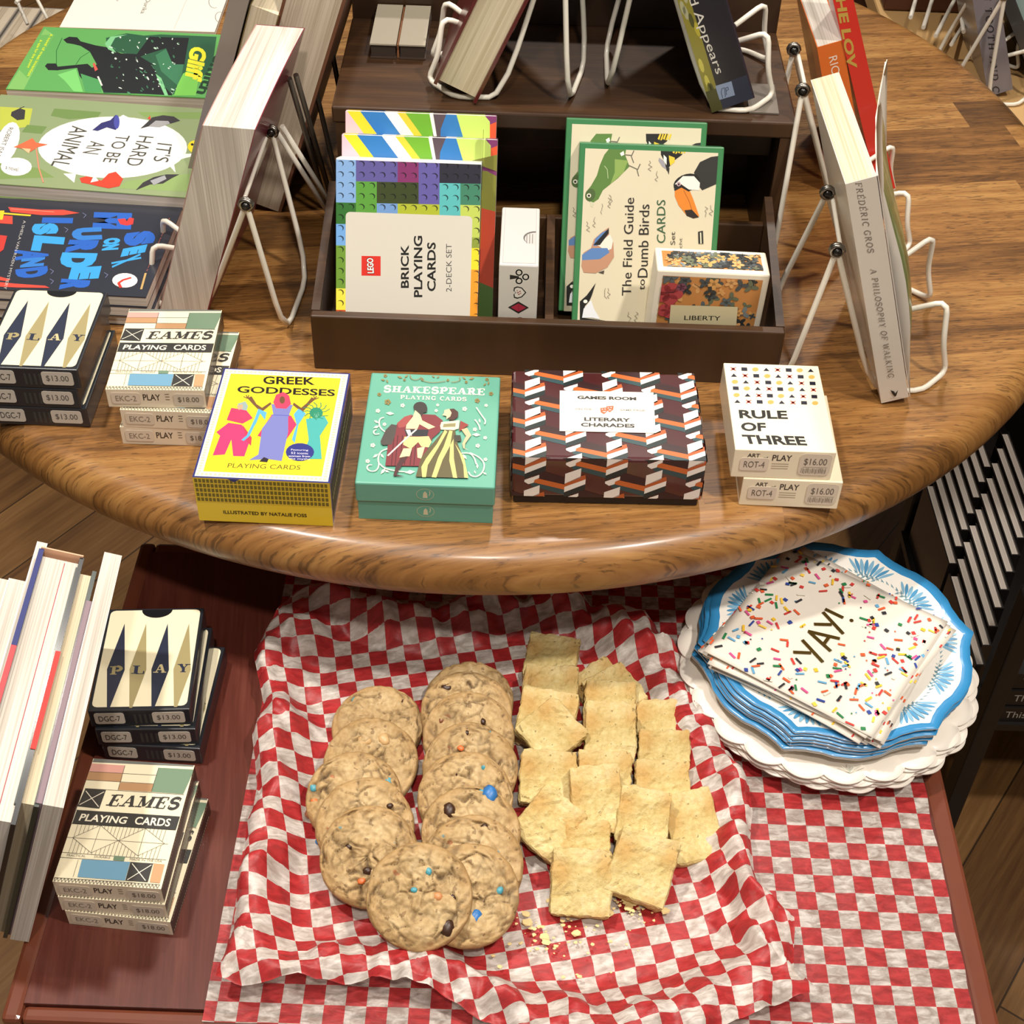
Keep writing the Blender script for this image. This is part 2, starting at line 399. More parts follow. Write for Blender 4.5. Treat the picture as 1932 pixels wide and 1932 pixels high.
def slab_polys(s, heavy=.2, thin=.08, gap=.12):
    x = 0; out = []
    for ch in s:
        acc = None
        if ch == 'É': ch, acc = 'E', True
        if ch == ' ': x += .55; continue
        w, hv, th, sf = SLAB[ch]
        for q in hv: out += [[(x+a, b) for a, b in p] for p in strip(q, heavy)]
        for q in th: out += [[(x+a, b) for a, b in p] for p in strip(q, thin)]
        for a, b in sf:
            y0, y1 = (0, thin*1.1) if b < .5 else (1-thin*1.1, 1)
            hw = heavy*.95; out.append([(x+a-hw, y0), (x+a+hw, y0), (x+a+hw, y1), (x+a-hw, y1)])
        if acc: out.append([(x+.4, 1.08), (x+.5, 1.08), (x+.7, 1.3), (x+.55, 1.3)])
        x += w+gap
    return out

class Print:
    """artwork printed on a face: O origin corner, U right, V up, N outwards, units metres"""
    def __init__(s, mb, O, U, V, rough=.5, coat=0, base=.00012, clip=None):
        s.mb = mb; s.O = Vector(O); s.U = Vector(U).normalized(); s.V = Vector(V).normalized(); s.N = s.U.cross(s.V)
        s.lay = base; s.rough = rough; s.coat = coat; s.clip = clip
    def up(s): s.lay += .000008
    def M(s, c): return c if not isinstance(c, str) else mat(c, s.rough, coat=s.coat)
    def poly(s, pts, c, up=True):
        if up: s.up()
        if s.clip: pts = clip_poly(pts, *s.clip)
        if len(pts) < 3: return
        ar = sum(pts[i-1][0]*pts[i][1]-pts[i][0]*pts[i-1][1] for i in range(len(pts)))
        if ar < 0: pts = pts[::-1]
        vs = [tuple(s.O+s.U*x+s.V*y+s.N*s.lay) for x, y in pts]
        s.mb.add(vs, [tuple(range(len(vs)))], s.M(c))
    def rect(s, x, y, w, h, c, up=True): s.poly([(x, y), (x+w, y), (x+w, y+h), (x, y+h)], c, up)
    def ell(s, cx, cy, rx, ry, c, rot=0, n=20, up=True): s.poly(ell(cx, cy, rx, ry, n, rot=rot), c, up)
    def line(s, pts, w, c, up=True):
        if up: s.up()
        for p in strip(pts, w): s.lay += 8e-7; s.poly(p, c, False)
    def rrect(s, x, y, w, h, r, c, up=True):
        p = []
        for cx, cy, a in ((x+w-r, y+r, -90), (x+w-r, y+h-r, 0), (x+r, y+h-r, 90), (x+r, y+r, 180)):
            p += [(cx+r*cos(radians(a+t)), cy+r*sin(radians(a+t))) for t in (0, 30, 60, 90)]
        s.poly(p, c, up)
    def _place(s, polys, bb, cx, cy, w, h, rot, c, skew=0):
        x0, y0, x1, y1 = bb; sx = w/(x1-x0); sy = h/(y1-y0) if h else sx
        ca, sa = cos(radians(rot)), sin(radians(rot)); s.up()
        vs = []; fs = []; st = 1.2e-6 if len(polys[0]) == 4 else 0
        for p in polys:
            o = len(vs); s.lay += st
            for x, y in p:
                a = (x-(x0+x1)/2)*sx; b = (y-(y0+y1)/2)*sy; a += b*skew
                vs.append(tuple(s.O+s.U*(cx+a*ca-b*sa)+s.V*(cy+a*sa+b*ca)+s.N*s.lay))
            fs.append(tuple(range(o, len(vs))))
        s.mb.add(vs, fs, s.M(c))
    def text(s, t, cx, cy, w, h, c, rot=0, bold=.0, skew=0):
        vs, fs = glyphs(t, bold); xs = [v[0] for v in vs]; ys = [v[1] for v in vs]
        s._place([[vs[i] for i in f] for f in fs], (min(xs), min(ys), max(xs), max(ys)), cx, cy, w, h, rot, c, skew)
    def slab(s, t, cx, cy, w, h, c, rot=0, heavy=.2, thin=.08):
        ps = slab_polys(t, heavy, thin); q = [v for p in ps for v in p]
        s._place(ps, (min(v[0] for v in q), 0, max(v[0] for v in q), 1), cx, cy, w, h, rot, c)

def clip_poly(pts, x0, y0, x1, y1):
    for ax, lim, sg in ((0, x0, 1), (0, x1, -1), (1, y0, 1), (1, y1, -1)):
        out = []
        for i in range(len(pts)):
            a, b = pts[i-1], pts[i]; ia = (a[ax]-lim)*sg >= 0; ib = (b[ax]-lim)*sg >= 0
            if ia != ib:
                t = (lim-a[ax])/(b[ax]-a[ax]); out.append((a[0]+(b[0]-a[0])*t, a[1]+(b[1]-a[1])*t))
            if ib: out.append(b)
        pts = out
        if not pts: return []
    return pts
def topprint(mb, w, d, z, **k): return Print(mb, (0, 0, z), (1, 0, 0), (0, 1, 0), **k)
def frontprint(mb, x0=0, z0=0, y=0, **k): return Print(mb, (x0, y, z0), (1, 0, 0), (0, 0, 1), **k)
def rightprint(mb, x, y0, z0, **k): return Print(mb, (x, y0, z0), (0, 1, 0), (0, 0, 1), **k)

# ================================================================== SETTING
mb = MB(); mb.box(-4, 4, -2, 6, -.05, 0, M_FLOOR)
tag(mb.build('floor'), kind='structure')
WALLM = mat('b9a58c', .8, var=.05, bscale=3)
for nm, b in (('wall_back', (-4, 4, 6, 6.1)), ('wall_left', (-4.1, -4, -2, 6)), ('wall_right', (4, 4.1, -2, 6))):
    mb = MB(); mb.box(b[0], b[1], b[2], b[3], 0, 3.2, WALLM); tag(mb.build(nm), kind='structure')

# ------------------------------------------------------------------ round table
TC = (-.035, 1.157); TRr = .512
root = empty('round_table', TR(TC[0], TC[1], 0), 'round oak table with a thick rounded edge, carrying the book and card display', 'table')
mb = MB(); prof = []
th = .042; z1 = ZU; rr = th/2
prof = [(TRr-.06, z1-th), (TRr-.02, z1-th)]
for i in range(1, 13):
    a = -pi/2+pi*i/12*1.0; prof.append((TRr-rr*.9+rr*.9*cos(a), z1-rr+rr*sin(a)))
prof += [(TRr-.03, z1), (TRr-.2, z1)]
mb.lathe(prof, M_TABLE, 160); mb.build('tabletop', root)
mb = MB(); mb.lathe([(.06, .03), (.055, .1), (.035, .2), (.05, .45), (.07, .6), (.12, ZU-th+.001)], M_RISER, 40); mb.build('pedestal', root)
for k in range(4):
    mb = MB(); mb.rbox(.03, .3, -.03, .03, 0, .05, .008, M_RISER, Matrix.Rotation(k*pi/2+.6, 4, 'Z')); mb.build('foot', root)

# ------------------------------------------------------------------ low mahogany table
LX0, LX1, LY0, LY1 = -.288, .300, .405, .800
root = empty('low_table', TR(0, 0, 0), 'low dark red mahogany side table holding the cookies and paper plates', 'table')
mb = MB(); mb.box(LX0+.012, LX1-.014, LY0+.01, LY1-.012, ZL-.018, ZL, M_MAHOG); mb.build('tabletop', root)
mb = MB()
for (a, b, c, d) in ((LX0, LX0+.012, LY0, LY1), (LX1-.014, LX1, LY0, LY1), (LX0+.012, LX1-.014, LY0, LY0+.0098), (LX0+.012, LX1-.014, LY1-.012, LY1)):
    mb.rbox(a, b, c, d, ZL-.03, ZL-.0015, .003, mat('6e3a28', .28, coat=.4, var=.2, bscale=30))
tag(mb.build('edge_moulding', root), 'lighter red-brown rounded edge')
for x in (LX0+.03, LX1-.03):
    for y in (LY0+.03, LY1-.03):
        mb = MB(); mb.rbox(x-.018, x+.018, y-.018, y+.018, 0, ZL-.0185, .003, M_MAHOG); mb.build('leg', root)

# ------------------------------------------------------------------ checked runner
mb = MB(); uv = []
RX0, RX1, RY0, RY1 = -.170, .2845, .407, .79
nx, ny = 110, 95
for j in range(ny+1):
    for i in range(nx+1):
        x = RX0+(RX1-RX0)*i/nx; y = RY0+(RY1-RY0)*j/ny
        e = min(i, nx-i)/nx; h = .0006+.0013*max(0, noise.noise(Vector((x*38, y*60, 1))))+.0005*noise.noise(Vector((x*140, y*240, 3)))
        if i == nx: x += .0018*noise.noise(Vector((0, y*40, 5)))
        mb.v.append((x, y, ZL+max(.0003, h))); uv.append(((x-.16283)/.01253+.02*noise.noise(Vector((x*30, y*30, 9)))+40, (y-.59555)/.01253+.02*noise.noise(Vector((x*30, y*30, 19)))+41))
for j in range(ny):
    for i in range(nx):
        a = j*(nx+1)+i; mb.f.append((a, a+1, a+nx+2, a+nx+1)); mb.m.append(M_CHECK); mb.sm.append(True)
mb.uv = uv
tag(mb.build('paper_runner'), 'flat red and white checked wax paper sheet lying on the low table', 'paper sheet')

# ------------------------------------------------------------------ crumpled liner
LC = Vector((-.005, .575))
outl = [(490,1215),(478,1230),(482,1270),(492,1310),(500,1340),(478,1385),(482,1440),(486,1500),(462,1570),(458,1640),(444,1700),(430,1790),(412,1850),
 (455,1868),(560,1850),(640,1862),(700,1850),(770,1866),(830,1890),(900,1925),(1010,1960),(1180,1990),(1330,1960),(1450,1905),(1540,1868),(1500,1830),(1490,1740),(1450,1700),
 (1420,1640),(1412,1590),(1418,1540),(1396,1470),(1370,1420),(1338,1360),(1310,1290),(1285,1240),(1230,1180),(1180,1150),(1120,1145),(1060,1112),(1010,1105),(900,1120),(800,1150),(700,1135),(580,1110),(545,1135)]
ol = []
for p in outl:
    w = at(p[0], p[1], ZL+.014); d = Vector((w.x, w.y))-LC; ol.append((atan2(d.y, d.x), d.length))
ol.sort()
def rout(a):
    n = len(ol)
    for i in range(n):
        a0, r0 = ol[i]; a1, r1 = ol[(i+1) % n]
        if i == n-1: a1 += 2*pi
        aa = a if a >= a0 else a+2*pi
        if a0 <= aa <= a1:
            t = (aa-a0)/max(1e-6, a1-a0); return r0+(r1-r0)*t
    return ol[0][1]
def ridged(p): return 1-abs(noise.noise(p))*2.2
def linerz(a, rho):
    t = max(0, min(1, (rho-.72)/.20)); t = t*t*(3-2*t)
    z = .0050+.021*t
    if rho > .92:
        k = (rho-.92)/.08; z = z-.010*k*k*(1-.75*max(0, -sin(a)))
    return z
mb = MB(); uv = []; NA, NR = 380, 110
rot = radians(-13)
for j in range(NR+1):
    rho = j/NR
    for i in range(NA):
        a = -pi+2*pi*i/NA; R = rout(a)
        r = rho*R
        x, y = LC.x+r*cos(a), LC.y+r*sin(a)
        m_ = max(0, min(1, (rho-.68)/.2))
        P = Vector((x*26, y*26, 2)); P2 = Vector((x*60, y*60, 7))
        rad = noise.noise(Vector((cos(a)*5.5, sin(a)*5.5, rho*1.2)))
        z = linerz(a, rho)
        z += m_*(.007*(ridged(P)-.55)+.0035*(ridged(P2)-.5)+.007*rad) + .0009*noise.noise(P2)*(1-m_)
        vf = noise.voronoi(Vector((x*34, y*34, 3.3)))[0]; z += m_*.0065*(min(.8, (vf[1]-vf[0])*1.6)-.35)
        # floor folds towards the rim
        z += m_*.003*ridged(Vector((a*9, rho*2, 4)))*rho
        z = max(z, .0026 if rho > .5 else .003)
        dx = m_*.008*noise.noise(Vector((x*22, y*22, 11))); dy = m_*.008*noise.noise(Vector((x*22, y*22, 17)))
        if rho > .985: z = max(.0026, z*.9)
        mb.v.append((x+dx*.5, y+dy*.5, ZL+z))
        ux = (x-LC.x)+dx*1.3-m_*.4*z*cos(a)*0; uy = (y-LC.y)+dy*1.3
        k = 1+.12*max(0, rho-.7)
        ux *= k; uy *= k
        ang = rot
        uv.append(((ux*cos(ang)-uy*sin(ang))/.01253+60.3, (ux*sin(ang)+uy*cos(ang))/.01253+60.4))
for j in range(NR):
    for i in range(NA):
        a = j*NA+i; b = j*NA+(i+1) % NA; mb.f.append((a, b, b+NA, a+NA)); mb.m.append(M_LINER); mb.sm.append(True)
mb.uv = uv
tag(mb.build('tray_liner'), 'crumpled red and white checked wax paper cradling the cookies and shortbread', 'paper liner')

# ------------------------------------------------------------------ cookies
def cookie_mesh(seed, R=.031, T=.0085):
    rnd = random.Random(seed); n = 120; rings = 60; vs = []; fs = []; cols = []
    off = Vector((seed*3.1, seed*1.7, 0))
    for j in range(rings+1):
        rho = j/rings
        for i in range(n):
            a = 2*pi*i/n
            edge = 1+.035*noise.noise(Vector((cos(a)*1.4, sin(a)*1.4, seed)))+.012*noise.noise(Vector((cos(a)*6, sin(a)*6, seed)))
            r = R*edge*sin(rho*pi/2)**.92 if rho < 1 else R*edge
            x, y = r*cos(a), r*sin(a)
            h = T*max(0, 1-rho**3.4)**.55
            q = Vector((x, y, 0))
            q2 = q + Vector((noise.noise(q*120+off), noise.noise(q*120+off+Vector((9, 9, 9))), 0))*.004
            d1 = noise.voronoi(q2*150+off)[0]; cr = d1[1]-d1[0]
            d2 = noise.voronoi(q2*88+off*2)[0]; cr2 = d2[1]-d2[0]
            m = min(1, (1-rho)*3.5)
            dis = .0034*noise.noise(q*70+off)+.0016*noise.noise(q*190+off)-.0024*max(0, 1-cr2*7)*max(0, min(1, noise.noise(q*55+off*3)*3+.75))-.0011*max(0, 1-cr*7)*max(0, min(1, noise.noise(q*60+off*5)*3+.3))+.0007*noise.noise(q*420+off)
            vs.append((x, y, h+dis*m)); cols.append(min(1, max(0, 1-cr2*10)*.8*max(0, min(1, noise.noise(q*55+off*3)*3+.75))+max(0, 1-cr*11)*.5*max(0, min(1, noise.noise(q*60+off*5)*3+.3)))*m)
    top = len(vs)
    for rr in (.97, .85, 0.02):
        for i in range(n):
            a = 2*pi*i/n; x0, y0, _ = vs[rings*n+i]; vs.append((x0*rr, y0*rr, -.0022 if rr < .96 else -.001)); cols.append(0)
    for j in range(rings+3):
        for i in range(n):
            fs.append((j*n+i, j*n+(i+1) % n, (j+1)*n+(i+1) % n, (j+1)*n+i))
    return vs, fs, cols
def cookie(seed, M, label, candy):
    vs, fs, cols = cookie_mesh(seed)
    mb = MB(); mb.add(vs, fs[::1], M_COOKIE, smooth=True)
    mb.f = [f[::-1] for f in mb.f] if False else mb.f
    root = empty('cookie', M, label, 'cookie', 'cookies on the checked paper')
    o = mb.build('dough', root)
    ca = o.data.color_attributes.new('Col', 'FLOAT_COLOR', 'POINT')
    for i, c in enumerate(cols): ca.data[i].color = (c, c, c, 1)
    rnd = random.Random(seed+50)
    for (u, v, col, s) in candy:
        r = sqrt(u*u+v*v); z = .0085*max(0, 1-r**3.4)**.55
        m2 = MB(); pts = []
        bm = bmesh.new(); bmesh.ops.create_icosphere(bm, subdivisions=2, radius=1)
        q = Matrix.Translation((u*.031, v*.031, z-.0006)) @ Matrix.Rotation(rnd.random()*3, 4, 'Z') @ Matrix.Diagonal((s*1.5, s*1.2, s*.8, 1))
        for vv in bm.verts: vv.co *= 1+.18*noise.noise(vv.co*2+Vector((seed, u*9, v*9)))
        m2.add([x.co[:] for x in bm.verts], [[x.index for x in f.verts] for f in bm.faces], mat(col, .4, var=.25, bscale=500), q, True)
        bm.free()
        nm = 'chocolate_chunk' if col in ('3a2214', '4a2c1a') else 'candy_piece'
        m2.build(nm, root)
    return root
BL, TQ, OR, CH = '2f6fb0', '4b97a6', 'd9703a', '3a2214'
ckl = [  # px, py, z above table, tilt deg, turn, candy
 ('L', 713,1374,.012, 8, .2, [(-.55,.6,TQ,.0018),(.1,.72,TQ,.0020),(-.6,.35,OR,.0020),(.55,.55,CH,.0022)], 'rearmost in the left row'),
 ('L', 700,1443,.022,19, 1.3, [(-.5,.55,TQ,.0015),(-.15,.45,'d0ab78',.0032),(.25,.5,'d0ab78',.0030),(.9,.3,CH,.0018)], 'second in the left row, with two pale bumps'),
 ('L', 668,1509,.022,21, 2.2, [(-.85,.2,TQ,.0022),(-.8,-.1,OR,.0018),(.7,.35,TQ,.0022),(-.9,-.35,'7b4a30',.0022)], 'third in the left row, sticking out leftwards'),
 ('L', 688,1560,.025,23, 3.7, [(-.9,-.35,BL,.0016),(.5,.4,CH,.0015)], 'fourth in the left row, mostly covered'),
 ('L', 697,1617,.029,25, 4.4, [(-.1,-.5,OR,.0018),(.0,-.3,CH,.0020),(-.4,.15,CH,.0017)], 'front cookie of the left row'),
 ('R', 886,1326,.012, 6, 5.1, [(.7,.0,CH,.0022)], 'darkest and rearmost cookie of the right row'),
 ('R', 880,1350,.024,18, 6.3, [(-.45,.55,CH,.0030),(.1,.8,'7b4a30',.0016)], 'second in the right row, chocolate chunk at left'),
 ('R', 884,1392,.026,22, 7.7, [(.3,.3,CH,.0016),(-.6,.3,'7b4a30',.0014)], 'third from the back in the right row'),
 ('R', 886,1453,.026,23, 8.2, [(.35,.75,TQ,.0023),(-.55,.55,TQ,.0019),(-.2,.4,OR,.0016),(-.1,.75,CH,.0015)], 'fourth in the right row, turquoise specks on top'),
 ('R', 878,1510,.027,24, 9.4, [(-.25,.5,CH,.0024),(.35,.7,TQ,.0022),(.85,.25,TQ,.0016)], 'fifth from the back in the right row'),
 ('R', 888,1576,.029,25, 10.6, [(.35,.8,BL,.0042),(-.45,.45,CH,.0034),(.2,.85,TQ,.0016)], 'sixth in the right row, big blue candy on top'),
 ('R', 892,1634,.031,26, 11.3, [(.5,.45,TQ,.0020),(.2,.75,CH,.0016),(.9,-.2,OR,.0014)], 'seventh in the right row, only its rim showing'),
 ('R', 884,1690,.033,27, 12.1, [(.15,-.42,BL,.0034),(.6,.1,TQ,.0018),(-.1,.0,CH,.0012)], 'last of the right row, blue candy low on its face'),
 ('F', 792,1692,.040,27, 13.9, [(.55,-.55,CH,.0036),(.15,.45,TQ,.0016),(-.2,-.55,CH,.0014),(.62,.0,CH,.0016),(-.1,.1,TQ,.0014),(.35,.0,'c98a58',.0020)], 'front cookie lying on both rows, fully visible'),
]
for k, (sd, px, py, dz, tl, tu, cd, lb) in enumerate(ckl):
    p = at(px, py, ZL+dz)
    M = Matrix.Translation(p) @ Matrix.Rotation(radians(tl), 4, 'X')
    c = cookie(k+1, M, 'round chocolate candy cookie, '+lb, cd)
    s = 1.0 if k != 13 else 1.02
    c.scale = (s, s, s)

# ------------------------------------------------------------------ shortbread bars
def bar_mesh(seed, w, d, t):
    bm = bmesh.new(); bmesh.ops.create_cube(bm, size=1)
    bmesh.ops.subdivide_edges(bm, edges=bm.edges[:], cuts=13, use_grid_fill=True)
    off = Vector((seed*2.3, seed*.7, seed))
    for v in bm.verts:
        c = v.co.copy(); q = Vector((c.x*w, c.y*d, c.z*t))
        # rounded crumbly edges
        ex, ey, ez = abs(c.x)*2, abs(c.y)*2, abs(c.z)*2
        srt = sorted((ex, ey, ez))
        k = max(0, srt[1]-.86)/.14
        q *= 1-.035*k
        nn = noise.noise(q*140+off)*.0009+noise.noise(q*330+off)*.0009+noise.noise(q*45+off)*.0008
        d_ = Vector((c.x if ex > .99 else 0, c.y if ey > .99 else 0, c.z if ez > .99 else 0))
        if d_.length > 0: q += d_.normalized()*nn*1.35
        v.co = q
    vs = [v.co[:] for v in bm.verts]; fs = [[v.index for v in f.verts] for f in bm.faces]; bm.free()
    return vs, fs
bars = [  # crop-photo centre px, py ; width, depth mm ; thickness ; z ; tilt ; yaw deg
 (1040,1240,36,40,14,.016, 6,-9,'lone square at the back of the pile'),
 (1136,1293,36,36,14,.014, 8,42,'turned corner-up behind the middle column'),
 (1038,1300,37,36,14,.027,18,-4,'second from the back in the left column'),
 (1160,1300,34,34,13,.022,12,34,'half hidden, turned diagonal, second in the middle column'),
 (1152,1323,34,30,13,.026,20,-1,'short pale square behind the tall one'),
 (1032,1350,38,38,14,.026,20,-8,'large square left of the tall one'),
 (1246,1360,33,34,14,.018,10,0,'rear square of the right column'),
 (1152,1380,34,42,14,.032,24,-2,'tall square in the middle column'),
 (1040,1378,35,35,13,.036,22,-47,'golden-topped piece turned corner-up'),
 (1255,1412,34,26,15,.024,24,0,'square with dark specks in the right column'),
 (1035,1465,36,36,14,.028,24,-2,'plain square below the golden one'),
 (1142,1465,35,36,14,.024,20,0,'square behind the tall front one of the middle'),
 (1252,1480,36,34,13,.022,18,0,'square behind the far right corner piece'),
 (1126,1508,32,44,14,.034,27,6,'long rounded square in the middle'),
 (1215,1540,33,36,15,.032,24,-8,'square with one black speck at its top'),
 (1036,1551,34,38,17,.030,26,-38,'golden piece turned diagonal at the left front'),
 (1104,1585,31,26,13,.026,24,-1,'small piece behind the front square'),
 (1308,1556,33,46,15,.020,18,13,'large golden slab at the right end'),
 (1213,1634,38,42,16,.030,24,-17,'golden slab turned at the right front'),
 (1097,1664,37,41,16,.026,27,-1,'frontmost square nearest the crumbs'),
]
for k, (px, py, w, d, t, dz, tl, yw, lb) in enumerate(bars):
    mb = MB(); vs, fs = bar_mesh(k+1, w/1000, d/1000, t/1000); mb.add(vs, fs, M_BAR, smooth=False)
    p = at(px, py, ZL+dz)
    o = mb.build('shortbread_bar', M=Matrix.Translation(p) @ Matrix.Rotation(radians(tl), 4, 'X') @ Matrix.Rotation(radians(yw), 4, 'Z') @ Matrix.Translation((0, 0, -t/2000)))
    tag(o, 'pale shortbread bar, '+lb, 'shortbread', 'shortbread bars on the checked paper')
# crumbs
rnd = random.Random(5); mb = MB()
for k in range(120):
    if k < 70: px, py = rnd.gauss(1060, 55), rnd.gauss(1770, 26)
    else: px, py = rnd.gauss(1190, 25), rnd.gauss(1708, 12)
    p = at(px, py, ZL+.009); s = rnd.uniform(.0004, .0014) if k % 12 else .0026
    bm = bmesh.new(); bmesh.ops.create_icosphere(bm, subdivisions=1, radius=s)
    for v in bm.verts: v.co *= rnd.uniform(.6, 1.3)
    mb.add([(v.co.x*1.3, v.co.y, v.co.z*.5) for v in bm.verts], [[v.index for v in f.verts] for f in bm.faces], mat('e6cf93', .8), Matrix.Translation(p)); bm.free()
o = mb.build('crumbs'); tag(o, 'scatter of pale shortbread crumbs in front of the bars', 'crumbs', kind='stuff')

# ------------------------------------------------------------------ plates and napkins
def plate_out(fn, n): return [(fn(2*pi*i/n)*cos(2*pi*i/n), fn(2*pi*i/n)*sin(2*pi*i/n)) for i in range(n)]
def plate(name, fn, n, profile, mrim, minner=None, art=None, under=None):
    """profile: list of (fraction, z)"""
    mb = MB(); o = 0
    for fr, z in profile:
        mb.v += [(fn(2*pi*i/n, fr)*fr*cos(2*pi*i/n), fn(2*pi*i/n, fr)*fr*sin(2*pi*i/n), z) for i in range(n)]
    R = len(profile)
    for j in range(R-1):
        for i in range(n):
            mb.f.append((j*n+i, (j+1)*n+i, (j+1)*n+(i+1) % n, j*n+(i+1) % n))
            mm = mrim if (minner is None or profile[j+1][0] > .93) else minner
            mb.m.append(mm); mb.sm.append(True)
    t = .0007; base = len(mb.v)
    mb.v += [(x, y, z-t) for x, y, z in mb.v[:R*n]]
    for j in range(R-1):
        for i in range(n):
            mb.f.append((base+j*n+i, base+j*n+(i+1) % n, base+(j+1)*n+(i+1) % n, base+(j+1)*n+i)); mb.m.append(under or mrim); mb.sm.append(True)
    for i in range(n):
        a = (R-1)*n
        mb.f.append((a+i, base+a+i, base+a+(i+1) % n, a+(i+1) % n)); mb.m.append(under or mrim); mb.sm.append(False)
    mb.f.append(tuple(range(n))); mb.m.append(minner or mrim); mb.sm.append(False)
    mb.f.append(tuple(base+n-1-i for i in range(n))); mb.m.append(under or mrim); mb.sm.append(False)
    if art: art(mb)
    return mb
def scallop(a, fr):
    k = abs(sin(a*11)); f = .94+.06*k**.75
    b = min(1, max(0, (fr-.7)/.2)); return .1045*(f*b+.97*(1-b))
prof_s = [(.3, .002), (.68, .0025), (.74, .004), (.80, .008), (.9, .0105), (1.0, .0115)]
PC = at(1560, 1252, ZL+.022)
WPL = mat('efe6da', .38, coat=.15)
first = None
for k in range(7):
    z = ZL+.0024+k*.0019; yaw = .08*sin(k*2.1)
    M = TR(PC.x+.002*sin(k*1.9), PC.y+.0016*cos(k*2.7), z, yaw)
    lab = ['lowest', 'second from the bottom', 'third from the bottom', 'middle', 'third from the top', 'second from the top', 'topmost'][k]
    if k < 6:
        if not first:
            first = plate('plate', scallop, 22*16, prof_s, WPL).build('paper_plate'); o = first
        else: o = first.copy(); COL.objects.link(o)
    else:
        def art(mb):
            P = Print(mb, (0, 0, .0118), (1, 0, 0), (0, 1, 0), rough=.4)
            for (a, ln, col) in ((-100, .022, 'b9bfb4'), (-92, .02, '9aa39a'), (-84, .024, 'aab0a5'), (-70, .02, 'c3c6b8'), (-110, .03, 'cfcfc0'), (-120, .026, 'd6d2c4'), (-60, .02, 'c9cab9')):
                x0, y0 = .0955*cos(radians(-88)), .0955*sin(radians(-88)); aa = radians(a*1.6+230)
                P.line([(x0, y0), (x0+ln*.5*cos(aa), y0+abs(ln*.28*sin(aa)))], .0005, col)
        o = plate('plate', scallop, 22*16, prof_s, WPL, art=art).build('paper_plate')
    o.matrix_world = M
    tag(o, 'white scalloped paper plate, %s of the stack on the low table' % lab, 'paper plate', 'white scalloped plates')

BLUE = mat('3487bd', .35, coat=.2)
def ogee(a, fr):
    t = ((a-radians(2))/(pi/3)) % 1; d = min(t, 1-t)
    pts = [(0, 1.0), (.06, .965), (.14, .94), (.24, .935), (.36, .955), (.5, .965)]
    for i in range(5):
        if pts[i][0] <= d <= pts[i+1][0]:
            u = (d-pts[i][0])/(pts[i+1][0]-pts[i][0]); u = u*u*(3-2*u) if i > 2 else u
            f = pts[i][1]+(pts[i+1][1]-pts[i][1])*u; break
    b = min(1, max(0, (fr-.6)/.3)); return .096*(f*b+.955*(1-b))
prof_b = [(.3, .002), (.62, .0022), (.68, .0035), (.76, .008), (.925, .0110), (.935, .0112), (1.0, .0125)]
BC = at(1575, 1222, ZL+.036)
def leaf(P, cx, cy, L, wd, ang, col):
    pts = []
    for i in range(9):
        u = i/8; pts.append((u*L, wd*sin(pi*u**.6)*.5))
    for i in range(7, 0, -1):
        u = i/8; pts.append((u*L, -wd*sin(pi*u**.6)*.5))
    ca, sa = cos(ang), sin(ang)
    P.poly([(cx+x*ca-y*sa, cy+x*sa+y*ca) for x, y in pts], col, False)
def blue_art(mb):
    # printed leaves follow the sloping rim: each blade gets its own small slanted patch
    rr = random.Random(2)
    for lobe in range(6):
        for half, base in ((0, radians(2)+lobe*pi/3), (1, radians(32)+lobe*pi/3)):
            for k in range(-4, 5):
                a = base+k*radians(3.0)
                r0 = .0705; r1 = .0842-abs(k)*.0008 - (.0025 if half else 0)
                pts = []
                for i in range(7):
                    u = i/6; r = r0+(r1-r0)*u; w = .0034*sin(pi*min(1, u*.85+.08)) * (.5+.5*u)
                    pts.append((r, w))
                vs = []; A0 = base+k*radians(1.5)
                for r, w in pts+[(r, -w) for r, w in pts[::-1]]:
                    u = (r-r0)/(r1-r0); ax = A0+(a-A0)*u
                    fr = r/.0925; z = .008+(fr-.76)/.14*.0028
                    x = r*cos(ax)-w*.55*sin(ax); y = r*sin(ax)+w*.55*cos(ax); vs.append((x, y, z+.0004))
                n0 = len(mb.v); mb.v += vs; mb.f.append(tuple(range(n0, n0+len(vs)))); mb.m.append(mat('4f93bf' if k % 2 else '7fb2cf', .4)); mb.sm.append(False)
    for k in range(220):
        a = 2*pi*k/220; r = .0675+.0012*(k % 2); x, y = r*cos(a), r*sin(a)
        fr = r/.0925; z = .0058 if r < .068 else .0068
        L = .0056; aa = a+.9*(1 if k % 2 else -1)
        vs = []
        for u, w in ((0, 0), (.4, .0007), (1, 0), (.4, -.0007)):
            X = x+u*L*cos(aa)-w*sin(aa); Y = y+u*L*sin(aa)+w*cos(aa); R_ = sqrt(X*X+Y*Y); f = R_/.0925
            zz = .0035+(f-.68)/.08*.0045 if f < .76 else .008+(f-.76)/.14*.0028
            vs.append((X, Y, zz+.0005))
        n0 = len(mb.v); mb.v += vs; mb.f.append((n0, n0+1, n0+2, n0+3)); mb.m.append(mat('6c93a3', .4)); mb.sm.append(False)
first = None
